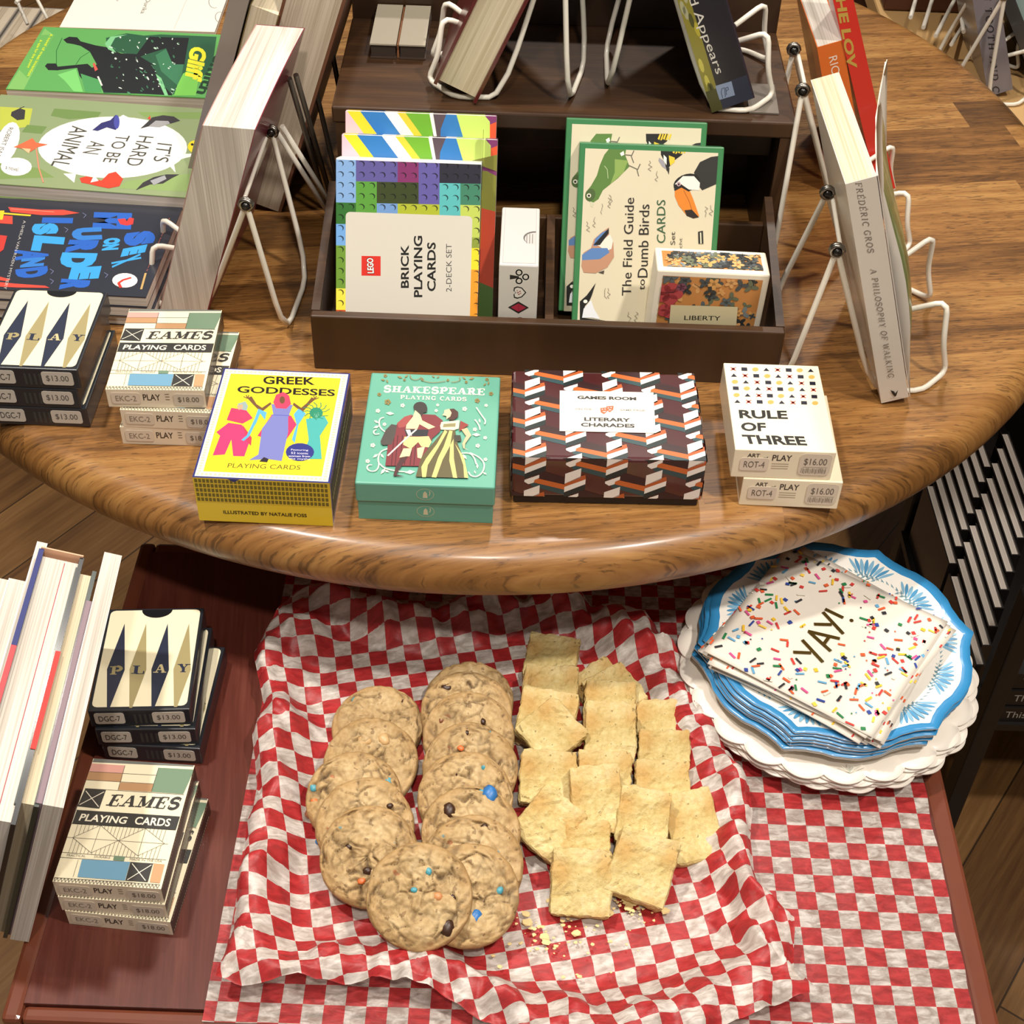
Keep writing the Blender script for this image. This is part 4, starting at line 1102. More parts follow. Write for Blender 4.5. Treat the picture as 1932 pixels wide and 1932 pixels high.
    for pts in ([(1130,705),(1050,850),(930,1010),(880,1100),(890,1210),(930,1210),(950,1080),(1060,900),(1160,720)], [(1180,710),(1120,880),(1060,1000),(990,1210),(1040,1215),(1110,1020),(1190,870),(1215,715)], [(1190,870),(1180,1030),(1220,1215),(1265,1220),(1230,1010),(1225,800)], [(1240,850),(1290,960),(1330,1080),(1340,1215),(1385,1220),(1340,1000)]): P.pp(pts, 'c9bf78')
    P.pp([(1095,620),(1290,600),(1280,690),(1230,705),(1090,700),(1082,660)], 'ece4b8'); P.pp([(1120,640),(1250,630),(1245,670),(1110,675)], '8d845c')
    P.pp([(1180,480),(1230,475),(1275,510),(1275,560),(1225,600),(1170,595),(1190,540)], '4a2e28'); P.pp([(1130,490),(1180,478),(1205,520),(1190,560),(1150,590),(1150,555),(1105,545),(1122,525)], 'e7c29a')
    P.pp([(1300,605),(1390,650),(1285,720)], '8c3a34'); P.pp([(1370,680),(1415,760),(1350,850),(1345,900),(1390,920),(1330,900),(1320,850),(1360,770),(1310,700)], 'e7b48c'); P.pp([(1230,760),(1300,760),(1310,825),(1240,830)], '3c3a30')
    F = artF(mb, M, (640, 690, .17598), rough=.4)
    def emb(F, cy, k):
        F.ell(w*.5, cy, .0058, .0050, 'a9b79a', n=28); F.ell(w*.5, cy, .0053, .0045, '62a48f', n=28)
        F.poly([(w*.5-.0015, cy-.003), (w*.5-.0012, cy+.001), (w*.5, cy+.0028), (w*.5+.0012, cy+.001), (w*.5+.0016, cy-.003)], 'cfc9a8')
        F.line([(w*.5+.0025, cy-.001), (w*.5+.0032, cy+.001), (w*.5+.0028, cy+.003)], .0005, 'cfc9a8')
    emb(F, .0245, 0); mb.build('lid', root)
    mb = MB(); F = Print(mb, (0, .0012, 0), (1, 0, 0), (0, 0, 1), rough=.4); emb(F, .0085, 1); mb.build('emblem', root)
shakes()
def charades():
    w, d, h = .1255, .090, .0415
    M = deckM(-.0015, .700, ZU+.0002, .022); root = empty('game_box', M, 'dark maroon game box patterned with open books, lettered LITERARY CHARADES', 'game box')
    mb = MB(); mb.rbox(.002, w-.002, .002, d-.002, 0, .012, .0008, mat('1d1310', .5)); mb.build('base', root)
    mb = MB(); base = mat('47191c', .25, coat=.7); mb.rbox(0, w, 0, d, .0075, h, .0025, base, seg=3)
    def tile(P, x, y, s, sy):
        Q = lambda a, b: (x+a*s, y+b*sy)
        P.lay = .00012
        P.poly([Q(-22,12), Q(-22,7.0), Q(0,1), Q(0,6)], '331a1c')
        P.up(); P.poly([Q(-21,6.0), Q(-21,3.0), Q(0,-1.6), Q(0,1.6)], 'c8662f', False); P.poly([Q(-21,3.0), Q(-21,.4), Q(0,-4.8), Q(0,-1.6)], '2f4a4e', False)
        P.up(); P.poly([Q(0,8.4), Q(0,2.2), Q(9.6,6), Q(9.6,12)], 'efe6dc', False); P.poly([Q(0,2.2), Q(0,-.2), Q(13,5), Q(12.4,8), Q(9.6,7)], 'b65a2c', False)
        P.up(); P.poly([Q(0,.2), Q(0,-3.2), Q(12.8,2.2), Q(12.8,5.2)], 'f2eae0', False); P.poly([Q(0,-3.2), Q(0,-6.4), Q(12.8,-1.2), Q(12.8,2.2)], '1e2a2b', False)
        P.up(); P.poly([Q(0,-8.2), Q(2.6,-9.6), Q(5.8,-8.6), Q(6.2,-6.9), Q(9,-5.6), Q(9,-3.6), Q(0,-7)], 'efe6dc', False)
    def pattern(P, W_, H_, y0, pitch=.0310):
        P.clip = (.0008, .0, W_-.0008, H_)
        for c in range(-1, 7):
            x = .0088+c*.0262
            for r in range(-2, 7):
                y = y0+r*pitch+(pitch/2 if c % 2 else 0); tile(P, x, y, .00105, .00140)
        P.clip = None
    P = topprint(mb, w, d, h, rough=.25, coat=.7); pattern(P, w, d, .0035)
    P = artT(mb, M, h, (950, 680, .20704), rough=.35, base=.0006)
    P.pp([(512,280),(1365,298),(1385,668),(510,650)], 'ded8cc')
    T = '2a2623'
    P.ptext('GAMES ROOM', (672,358), (1210,371), (672,328), T, bold=.05)
    P.ptext('ON THE', (655,457), (805,460), (655,441), '8a8278', bold=.03); P.ptext('SAME PAGE', (1062,466), (1290,471), (1062,450), '8a8278', bold=.03)
    P.pp([(880,440),(940,435),(945,470),(915,497),(885,480)], 'c6603a'); P.pp([(935,425),(1003,420),(1000,455),(968,480),(945,465)], 'c6603a')
    for x, y in ((900,452),(925,450),(955,440),(980,437)): P.pell(x, y, 6, 4, 'f6f0e4', n=8)
    P.pline([(905,470),(918,476),(930,468)], .0005, 'f6f0e4'); P.pline([(958,462),(970,456),(982,460)], .0005, 'f6f0e4')
    P.ptext('LITERARY', (735,557), (1155,567), (735,525), T, bold=.035); P.ptext('CHARADES', (705,609), (1195,621), (705,575), T, bold=.035)
    F = Print(mb, (0, 0, .0078), (1, 0, 0), (0, 0, 1), rough=.4); pattern(F, w, h-.0078, -.007)
    R = Print(mb, (w, 0, .0078), (0, 1, 0), (0, 0, 1), rough=.4); pattern(R, d, h-.0078, .004)
    L = Print(mb, (0, d, .0078), (0, -1, 0), (0, 0, 1), rough=.4); pattern(L, d, h-.0078, .004)
    mb.build('lid', root)
charades()

# ------------------------------------------------------------------ wooden display riser
RX_L, RX_R, RF, RB = -.147, .188, .836, .950
root = empty('display_riser', TR(0, 0, 0), 'dark stained wooden tiered display stand with compartments in its lowest tier', 'display stand')
def rpart(name, fn):
    mb = MB(); fn(mb); return mb.build(name, root)
rpart('front_panel', lambda m: m.rbox(RX_L, RX_R, RF, RF+.0075, ZU, .797, .0012, M_RISER))
rpart('compartment_floor', lambda m: m.box(RX_L+.006, RX_R-.006, RF+.0075, RB, ZU, ZU+.006, M_RISER))
def side(x0, x1):
    def f(m):
        y0, y1 = RF+.0075, .968
        vs = [(x, y, z) for x in (x0, x1) for y, z in ((y0, ZU), (y1, ZU), (y1, .826), (y0, .797))]
        m.add(vs, [(3,2,1,0), (4,5,6,7), (0,1,5,4), (1,2,6,5), (2,3,7,6), (3,0,4,7)], M_RISER)
    return f
def side2(x0, x1):
    def f(m):
        y0, y1 = RF+.0075, RB-.0002
        vs = [(x, y, z) for x in (x0, x1) for y, z in ((y0, ZU+.006), (y1, ZU+.006), (y1, .815), (y0, .795))]
        m.add(vs, [(3,2,1,0), (4,5,6,7), (0,1,5,4), (1,2,6,5), (2,3,7,6), (3,0,4,7)], M_RISER)
    return f
rpart('side_panel', side(RX_L, RX_L+.006)); rpart('side_panel', side(RX_R-.006, RX_R))
rpart('divider', side2(.0185, .0245))
def back(m): m.rbox(RX_L+.006, .0185, RB, RB+.006, ZU, .812, .001, M_RISER); m.rbox(.0245, RX_R-.006, RB, RB+.006, ZU, .812, .001, M_RISER)
rpart('back_rail', back)
def plat(m):
    m.rbox(-.1435, .200, .980, 1.128, ZP-.013, ZP, .0015, M_RISER)
rpart('shelf_board', plat)
rpart('shelf_underside_rail', lambda m: m.rbox(-.132, .188, 1.005, 1.013, ZP-.042, ZP-.013, .001, M_RISER))
def cheeks(x0, x1): return lambda m: m.box(x0, x1, .9805, 1.125, ZU, ZP-.013, M_RISER)
rpart('cheek', cheeks(-.141, -.133)); rpart('cheek', cheeks(.189, .197))
rpart('rear_board', lambda m: m.box(-.133, .189, 1.105, 1.113, ZU, ZP-.013, M_RISER))
rpart('upper_tier', lambda m: (m.box(-.143, .200, 1.1285, 1.30, ZU, ZP+.055, M_RISER)))
mbp = MB(); mbp.box(0, .022, 0, .045, 0, .0012, mat('6d655c', .4)); tag(mbp.build('price_card', M=TR(.165, .992, ZP+.0003, -.03)), 'small grey card lying on the riser shelf at its right end', 'card')

# ------------------------------------------------------------------ items in the compartments
KB = (560, 180, .2795); KF = (1020, 180, .2795)
LEAN = radians(27)
def leanbox(tl, tr, yb, d):
    """box leaning back in a compartment: its top front corners in the photo, where its front foot stands, its thickness"""
    z0 = ZU+.0064+d*sin(LEAN); y = yb
    lo, hi = 0.0, .25
    for _ in range(40):
        L = (lo+hi)/2; P = aty(tl[0], tl[1], yb+L*sin(LEAN))
        if P.z > z0+L*cos(LEAN): lo = L
        else: hi = L
    a, b = aty(tl[0], tl[1], yb+L*sin(LEAN)), aty(tr[0], tr[1], yb+L*sin(LEAN))
    return TR(a.x, yb, z0, 0, -LEAN), b.x-a.x, L
def brickbox():
    d = .022; M, w, h = leanbox((634, 297.5), (909, 303), .8500, d); root = empty('card_box', M, 'playing card box with colourful toy brick pattern and white label', 'card box')
    mb = MB(); mb.rbox(0, w, 0, d, 0, h, .0006, mat('ecebe8', .4, coat=.2))
    P = artF(mb, M, KB, rough=.4, coat=.2, clip=(0, 0, w-.0002, h-.0012))
    g = 70.5; x0, y0 = 258, 432
    cells = [  # col,row,cols,rows,colour   (studs)
     (0,0,2,4,'7fa6d6'),(2,0,4,2,'5c5594'),(6,0,2,2,'7d2f63'),(8,0,2,4,'5f579c'),(10,0,4,2,'262633'),(2,2,2,3,'57963a'),(4,2,4,2,'35401d'),(10,2,2,3,'58b3b3'),(12,2,2,2,'3f7d62'),
     (0,4,2,2,'2f6a2c'),(4,4,2,1,'6e95c9'),(6,4,4,1,'a8b22f'),(12,4,2,4,'b9c95a'),(0,6,2,2,'6fa3dc'),(0,8,2,4,'6c9433'),(12,8,2,2,'f0d62f'),(0,12,2,2,'efe04a'),(12,10,2,5,'ee9a2c'),(0,14,2,1,'c2462b'),(12,7,2,1,'b9c95a')]
    for cx, cy, cw, ch, col in cells:
        X, Y = x0+cx*g, y0+cy*72.5; X2, Y2 = x0+(cx+cw)*g, y0+(cy+ch)*72.5
        sk = lambda x, y: (x+(y-432)*-.0, y+(x-258)*.02)
        P.pp([sk(X, Y), sk(X2, Y), sk(X2, Y2), sk(X, Y2)], col, (cx, cy) == (0, 0))
    P.up()
    for cx, cy, cw, ch, col in cells:
        r, gg, b = (int(col[i:i+2], 16) for i in (0, 2, 4)); dk = '%02x%02x%02x' % (int(r*.38), int(gg*.38), int(b*.38)); lt = '%02x%02x%02x' % (min(255, int(r*1.1+8)), min(255, int(gg*1.1+8)), min(255, int(b*1.1+8)))
        for i in range(cw):
            for j in range(ch):
                X = x0+(cx+i+.48)*g; Y = y0+(cy+j+.4)*72.5+(X-258)*.02
                P.pell(X+3, Y-2, 23, 21, dk, n=12, up=False)
    P.up()
    for cx, cy, cw, ch, col in cells:
        for i in range(cw):
            for j in range(ch):
                X = x0+(cx+i+.48)*g; Y = y0+(cy+j+.4)*72.5+(X-258)*.02; P.pell(X-3, Y+3, 21, 20, col, n=12, up=False)
    P.clip = None
    a = P.q(330, 785); b = P.q(1168, 1500)
    P.rrect(a[0], .002, b[0]-a[0], a[1]-.002, .003, 'd0cabd')
    T = '1d1c1a'
    P.ptext('BRICK', (757,1300), (757,1008), (702,1300), T, bold=.025); P.ptext('PLAYING', (848,1362), (848,948), (790,1362), T, bold=.025); P.ptext('CARDS', (938,1322), (938,992), (880,1322), T, bold=.025)
    P.ptext('2-DECK SET', (1045,1325), (1045,1002), (1008,1325), '4a4845')
    P.pp([(437,1083),(566,1085),(566,1218),(437,1216)], 'd42f24'); P.ptext('LEGO', (524,1204), (518,1094), (474,1204), '1c1a18', bold=.07); P.ptext('LEGO', (521,1200), (516,1098), (477,1200), 'f4f0ea', bold=.03)
    R = rightprint(mb, w, 0, 0, rough=.4)
    R.rect(0, 0, .011, h-.002, '15151a'); 
    for k, c in enumerate(('ee9a2c', 'ee9a2c', '5c5a50', 'f0d62f', 'b9c95a', '3f7d62', '262633')): R.rect(.011, .004+k*.021, .010, .0205, c, k == 0)
    mb.build('carton', root)
brickbox()
def stripebox(tl, tr, yb, lab):
    d = .0155; M, w, h = leanbox(tl, tr, yb, d); root = empty('card_box', M, lab, 'card box', 'colourful striped boxes behind the brick box')
    mb = MB(); WHT = mat('f1e9e2', .35, coat=.3); mb.rbox(0, w, 0, d, 0, h, .0008, WHT)
    def band(P, top, H):
        Z = .022; sl = .0165
        U0 = P.U; P.U = P.U*(w/.1035); wr = .1035
        def par(x0, x1, c, up=True, sk=sl): P.poly([(x0, top), (x1, top), (x1+sk, top-Z), (x0+sk, top-Z)], c, up)
        P.clip = (0, top-Z, wr, top)
        P.rect(0, top-Z, wr, Z, 'e8b9c4'); par(.001, .010, 'f2cf2a'); par(.010, .0265, '2f73b3'); par(.0265, .0365, 'f1ece2'); par(.0355, .041, 'f0c23a'); par(.041, .0575, '6aa52e')
        P.rect(.060, top-Z, .044, Z, '55474f'); P.poly([(.0575, top), (.060, top), (.064, top-Z), (.062, top-Z)], 'f1ece2')
        P.rect(.0955, top-Z, .008, Z, '7a3566'); P.poly([(.099, top-.006), (.1035, top-.004), (.1035, top-Z), (.0985, top-Z)], 'd9542e')
        P.poly([(.069, top), (.077, top), (.084, top-Z), (.065, top-Z), (.0655, top-.010)], '2f73b3'); P.poly([(.076, top), (.0955, top), (.099, top-.004), (.0995, top-Z), (.083, top-Z)], 'c0d86a')
        P.clip = None; P.U = U0
    F = frontprint(mb, rough=.35, coat=.3, base=.0001); band(F, h-.0004, 1)
    F.rect(.0, 0, w, h-.0224, 'e8b9c4')
    for pts, c in (([(.085,.0),(w,.0),(w,.05),(.09,.04)], '4a6b33'), ([(.085,.04),(w,.03),(w,.09),(.088,.1)], 'b8452c'), ([(.088,.09),(w,.085),(w,.125),(.092,.12)], '7c7c33'), ([(.09,.12),(w,.11),(w,h-.0222),(.094,h-.0222)], '7a3566')): F.poly(pts, c)
    T = Print(mb, (0, 0, h), (1, 0, 0), (0, 1, 0), rough=.35)
    for x0, x1, c in ((0, .001, 'e8b9c4'), (.001, .010, 'f2cf2a'), (.010, .0265, '2f73b3'), (.0265, .0355, 'f1ece2'), (.0355, .041, 'f0c23a'), (.041, .0575, '6aa52e'), (.060, .069, '55474f'), (.069, .076, 'f1ece2'), (.076, .0955, 'c0d86a'), (.0955, w, '7a3566')): T.rect(x0*w/.1035, .0005, min(x1*w/.1035, w)-x0*w/.1035, d-.001, c, x0 == 0)
    mb.build('carton', root)
stripebox((645, 252.5), (939, 261), .8740, 'striped multicoloured card box standing directly behind the brick box')
stripebox((652, 208), (937, 217), .8920, 'striped multicoloured card box standing at the very back behind its twin')
def suitbox():
    w, d, h = .0275, .074, .0815
    M = TR(-.0150, .848, ZU+.0062, -.0); root = empty('card_box', M, 'slim white card box with a club, heart and diamond on its edge', 'card box')
    WH = mat('d6d3cf', .3, coat=.4); mb = MB(); mb.rbox(0, w, 0, d, 0, h, .0012, WH)
    F = artF(mb, M, KB, rough=.35)
    F.rect(.0005, .0005, w-.001, h-.002, 'd9d3c8')
    T = '2b2724'
    for dx, dy in ((0, -30), (-38, 18), (38, 18)): pass
    for (x, y) in ((1545,1225),(1500,1195),(1500,1252)): F.pell(x, y, 24, 22, T, n=16, up=False)
    F.pp([(1438,1210),(1500,1220),(1500,1232),(1438,1242)], T); F.up()
    for (x, y) in ((1545,1225),(1500,1195),(1500,1252)): F.pell(x, y, 15, 14, 'd9d3c8', n=16, up=False)
    def heart(c, s):
        pts = [(50,0),(20,-34),(-12,-42),(-34,-34),(-38,-12),(-22,0),(-38,14),(-34,36),(-12,42),(20,32)]
        F.pp([(1500+a*s, 1330+b*s) for a, b in pts], c)
    heart(T, 1.0); heart('e4ded2', .8)
    for k in range(8): F.pell(1488+(k*7) % 26, 1318+(k*11) % 30, 4, 4, 'a33a35', n=6, up=(k == 0))
    F.pp([(1425,1430),(1496,1390),(1567,1432),(1496,1472)], T); F.pp([(1445,1430),(1496,1403),(1548,1432),(1496,1460)], 'ad2c43'); F.pline([(1498,1403),(1498,1460)], .0003, '7c1c2e')
    F.pell(1505, 1520, 34, 24, T, n=16); F.pell(1505, 1522, 26, 18, 'd9d3c8', n=16)
    P = Print(mb, (0, 0, h), (1, 0, 0), (0, 1, 0), rough=.25, coat=.5)
    P.rect(.0022, .002, w-.0044, d-.004, 'bdb9b6'); P.rect(.0026, .0024, w-.0052, d-.0048, 'd2cfcc')
    P.poly([(w-.0026+(-.0085)*cos(a*pi/12+pi/2-pi/2)*1.0 if False else w-.0026-.0088*sin(a*pi/12), .034+.0088*cos(a*pi/12)) for a in range(13)], '6e6a68')
    P.poly([(w-.0026-.0078*sin(a*pi/12), .033+.0080*cos(a*pi/12)) for a in range(13)], 'cfcac6')
    for k in range(3): P.rect(w-.0092+k*.002, .027, .0006, .012, '8b8683', k == 0)
    mb.build('carton', root)
suitbox()
def birdbox(tl, tr, yb, lab, full=True):
    d = .0165; M, w, h = leanbox(tl, tr, yb, d); root = empty('card_box', M, lab, 'card box', 'green bordered bird card boxes')
    GN = mat('3f7d4e', .3, coat=.4); mb = MB(); mb.rbox(0, w, 0, d, 0, h, .0009, GN)
    P = frontprint(mb, rough=.4, coat=.2); b = .0042
    P.rect(b, 0.0, w-2*b, h-b, 'd6ccb0'); P.clip = (b, 0, w-b, h-b)
    P = Art(mb, (0, 0, 0), (1, 0, 0), (0, 0, 1), rough=.45, base=.0002, clip=(b, 0, w-b, h-b)).setup(Mbird, KF)
    # green bird
    P.pp([(470,350),(580,350),(570,400),(600,480),(520,560),(470,600),(420,640),(390,700),(345,730),(310,700),(308,650),(340,610),(380,540),(400,470),(430,400)], '587c3a'); P.pp([(500,430),(590,440),(560,520),(470,600),(500,520)], '86a354')
    P.pell(335, 672, 34, 44, '4a5f34', rot=.3); P.pell(326, 676, 15, 15, 'd8d6c0'); P.pell(326, 677, 8, 8, '1a1a18'); P.pp([(335,715),(362,725),(350,758),(335,745)], 'c9c6a8')
    P.pline([(430,475),(450,500),(455,560)], .0004, 'b8c79a')
    for pts in ([(560,400),(615,405),(630,372)], [(610,405),(628,455)], [(590,470),(655,500),(672,462)], [(650,500),(662,545)]): P.pline(pts, .0007, '6a6558')
    P.pp([(535,390),(560,375),(565,400),(545,410)], 'f3f0e4')
    # black and yellow bird
    P.pp([(810,350),(960,350),(955,400),(900,440),(870,480),(850,510),(838,450),(812,400)], '1d1c1a'); 
    for k in range(5): P.pp([(890+k*18,385+(k%2)*10),(905+k*18,350),(915+k*18,352),(902+k*18,392)], 'e4c33a', k == 0)
    P.pp([(865,405),(905,420),(905,450),(875,475),(868,440)], 'e4c33a'); P.pp([(800,420),(830,440),(850,500),(820,480),(795,440)], '9a98a0'); P.pp([(830,400),(850,420),(850,470),(830,440)], 'f1eee2'); P.pp([(845,485),(870,490),(865,535)], '2a2826')
    # toucan
    P.pp([(1205,408),(1150,415),(1075,450),(1035,520),(1060,600),(1090,640),(1205,590)], '2c2b28'); P.pell(985, 590, 92, 58, '1d1c1a', rot=-.35); P.pp([(905,600),(960,545),(1035,545),(1075,590),(1070,640),(1000,635),(950,600)], 'e9e4da')
    P.pell(932, 598, 14, 16, 'b79aa2'); P.pell(932, 600, 6, 7, '1a1a18')
    P.pp([(905,630),(960,610),(1005,640),(1030,700),(1070,815),(1040,830),(985,810),(930,740),(905,680)], 'd9812c'); P.pp([(970,775),(1020,770),(1068,822),(1030,830),(985,812)], '2a211c'); P.pline([(965,640),(1000,710),(1020,770)], .0005, 'a45a1c')
    P.pp([(900,630),(950,605),(1010,640),(1000,650),(950,622),(905,645)], '1d1c1a')
    # blue bird
    P.pp([(280,1105),(290,1060),(340,1030),(360,970),(410,925),(460,890),(460,930),(490,990),(495,1090),(450,1160),(370,1200),(290,1195),(275,1150)], 'b98a6d'); P.pp([(385,1010),(440,960),(468,935),(488,985),(478,1035),(440,1050)], 'e9ded0')
    P.pp([(280,1075),(345,1030),(450,1030),(465,1060),(400,1105),(280,1112)], '5a7fb3'); P.pp([(355,1015),(370,965),(415,925),(455,905),(415,975),(380,1015)], '5a7fb3'); P.pp([(355,1010),(460,895),(460,930),(400,1010)], '1f2024'); P.pp([(388,1195),(430,1180),(425,1205)], '4a4038')
    # black and white bird
    P.pp([(265,1390),(310,1350),(340,1310),(372,1265),(345,1350),(330,1385),(300,1420),(280,1500),(440,1520),(265,1520)], '1b1a19'); P.pp([(290,1440),(340,1380),(360,1440),(400,1510),(350,1500),(280,1500)], 'dfe2e6'); P.pell(302, 1390, 14, 12, 'efeade')
    # lettering
    T = '26231f'
    P.ptext('The Field Guide', (610,1350), (632,690), (548,1350), T); P.ptext('to', (702,1312), (704,1240), (668,1312), T); P.ptext('Dumb Birds', (722,1228), (735,735), (655,1228), T); P.ptext('PLAYING CARDS', (842,1390), (842,705), (785,1390), '355a3c'); P.ptext('2-Deck Set', (906,1240), (908,920), (875,1240), '4c463c'); P.ptext('Matt Kracht', (952,1230), (955,962), (932,1230), '6a6458')
    rnd = random.Random(9)
    for (x, y) in ((735,470),(780,540),(410,760),(455,720),(470,700),(315,880),(360,850),(430,1330),(460,1330),(1110,780),(1145,770),(590,1490),(640,1490)):
        pts = [(x+rnd.uniform(-10, 10)+(k % 2)*10, y-30+k*14) for k in range(6)]; P.pline(pts, .00028, '6e675a')
    P.pp([(1062,920),(1095,912),(1098,1000),(1065,1000)], '2f2e2a'); P.pp([(1075,925),(1083,925),(1086,1000),(1078,1000)], 'e9dfc4')
    mb.build('carton', root)
Mbird = leanbox((1094, 268), (1368, 271), .880, .0165)[0]
birdbox((1094, 268), (1368, 271), .880, 'green bordered card box with birds, lettered The Field Guide to Dumb Birds, front one')
birdbox((1069, 222), (1336, 227), .8985, 'green bordered bird card box standing behind its twin, further left')
def liberty():
    w, d, h = .0790, .0285, .0800
    M = TR(.0925, .8505, ZU+.0062, radians(1), radians(0), radians(1.5)); root = empty('card_box', M, 'small cream box with dark floral print, lettered LIBERTY', 'card box')
    CRM = mat('f1e7d2', .4); mb = MB(); mb.rbox(0, w, 0, d, 0, h, .0014, CRM)
    def floral(P, x0, y0, x1, y1, seed):
        P.rect(x0, y0, x1-x0, y1-y0, 'c98a4c'); P.clip = (x0, y0, x1, y1); rnd = random.Random(seed)
        for k in range(105):
            x, y = rnd.uniform(x0, x1), rnd.uniform(y0, y1); s = rnd.uniform(.002, .0052); c = rnd.choice(['4b5152', '5e6666', '2e3031', '6b7058', 'dba35e', 'e0a86a', '3a3c3a', '7d8586'])
            nn = rnd.choice([3, 4, 5]); a0 = rnd.random()*6
            for j in range(nn): a = a0+j*2*pi/nn; P.ell(x+s*.55*cos(a), y+s*.55*sin(a), s*.6, s*.34, c, rot=a, n=8, up=(j == 0))
        for (u, v, s, c) in ((.08, .8, .011, 'b5484a'), (.10, .6, .008, 'b5484a'), (.2, .88, .004, '7d4a5c')):
            X, Y = x0+u*(x1-x0), y0+v*(y1-y0)
            if seed == 1:
                for j in range(5): P.ell(X+s*.45*cos(j*1.26), Y+s*.45*sin(j*1.26), s*.5, s*.42, c, n=10, up=(j == 0))
        for k in range(10):
            x, y = rnd.uniform(x0, x1), rnd.uniform(y0, y1); a = rnd.random()*6
            P.line([(x, y), (x+.006*cos(a), y+.006*sin(a)), (x+.01*cos(a+.5), y+.01*sin(a+.5))], .0004, '2e3031')
        P.clip = None
    F = frontprint(mb, rough=.4); floral(F, .0045, .004, w-.0045, h-.0045, 1)
    F = Art(mb, (0, 0, 0), (1, 0, 0), (0, 0, 1), rough=.4, base=F.lay).setup(M, KF)
    F.pp([(878,1408),(1330,1422),(1300,1760),(850,1740)], 'd9cda4'); F.ptext('LIBERTY', (968,1510), (1212,1514), (970,1480), '26241f', bold=.008)
    T = Print(mb, (0, 0, h), (1, 0, 0), (0, 1, 0), rough=.4); floral(T, .0045, .0045, w-.0045, d-.0045, 2)
    mb.build('carton', root)
liberty()

# ================================================================== BOOKS
SHEAR = [0]
def bbx(mb, x0, x1, y0, y1, z0, z1, mt, bend=0, n=10, W=1, mtop=None):
    ys = [y0+(y1-y0)*i/n for i in range(n+1)] if bend else [y0, y1]; o = len(mb.v)
    for y in ys:
        dx = bend*(y/W)**2
        sh = SHEAR[0]; mb.v += [(x0+dx+sh*z0, y, z0), (x1+dx+sh*z0, y, z0), (x1+dx+sh*z1, y, z1), (x0+dx+sh*z1, y, z1)]
    L = len(ys)
    for i in range(L-1):
        a = o+i*4; b = a+4
        for q, mm in (((a, b, b+1, a+1), mt), ((a+1, b+1, b+2, a+2), mt), ((a+2, b+2, b+3, a+3), mtop or mt), ((a+3, b+3, b, a), mt)):
            mb.f.append(q); mb.m.append(mm); mb.sm.append(False)
    mb.f.append((o, o+1, o+2, o+3)); mb.m.append(mt); mb.sm.append(False)
    e = o+(L-1)*4; mb.f.append((e+3, e+2, e+1, e)); mb.m.append(mt); mb.sm.append(False)
def book(M, T, W, H, cov, pg, lab, group=None, ct=.0006, over=0, spine='far', bend=0, art=None, pgart=None, left=None):
    """X thickness, Y depth away from the viewer, Z height"""
    root = empty('book', M, lab, 'book', group)
    mb = MB(); cm = cov if not isinstance(cov, str) else mat(cov, .35, coat=.3)
    lm = cm if left is None else mat(left, .35, coat=.2)
    bbx(mb, 0, ct, 0, W, 0, H, lm, bend, W=W); bbx(mb, T-ct, T, 0, W, 0, H, cm, bend, W=W)
    if spine == 'far': bbx(mb, ct, T-ct, W-ct, W, 0, H, cm, bend, W=W)
    if spine == 'near': bbx(mb, ct, T-ct, 0, ct, 0, H, cm, bend, W=W)
    if art: art(mb)
    mb.build('cover', root)
    mb = MB(); y0 = ct+.0002 if spine == 'near' else over; y1 = W-ct-.0002 if spine == 'far' else W-over
    bbx(mb, ct+.0001, T-ct-.0001, y0, y1, over, H-over, pg, bend, W=W)
    mb.build('page_block', root)
    return root
def leanM(Y, top, bot, z0, yaw=0, right=None):
    """pose of a leaning book from two points on its near left edge"""
    a, b = aty(top[0], top[1], Y), aty(bot[0], bot[1], Y)
    th = atan2(a.x-b.x, a.z-b.z); x0 = b.x+(z0-b.z)*math.tan(th)
    return x0, th
# --- left side, standing on wire stands, facing left
th = radians(19); T = .0365
MA = TR(-.2715, .895, ZU+.0015, radians(-5)) @ Matrix.Rotation(radians(3), 4, 'X'); SHEAR[0] = math.tan(th)*.98
book(MA, T, .138, .166, '7c2337', PG_WX, 'thick crimson paperback leaning on a white wire stand at the left, nearest one', left='b98f86', bend=.004); SHEAR[0] = 0
MGb = TR(-.2835, 1.045, ZU+.006, radians(-4), 0, th)
book(MGb, .014, .13, .26, mat('8f857b', .25, coat=.5), PG_GX, 'tall grey glossy hardback leaning leftmost behind the crimson paperback', ct=.0022, over=.0, spine='near')
MBb = TR(-.2665, 1.045, ZU+.008, radians(-4), 0, th)
book(MBb, .0225, .13, .181, mat('8c7a4e', .3, metal=.4), PG_CX, 'cream paged book with gilt cover edge leaning between two taller grey ones', ct=.0008)
MCb = TR(-.2415, 1.045, ZU+.014, radians(-4), 0, th)
book(MCb, .044, .135, .262, mat('6d4631', .5), PG_GX, 'tall thick book with brown cover and greyish pages behind the crimson paperback', ct=.0125 if False else .0024)

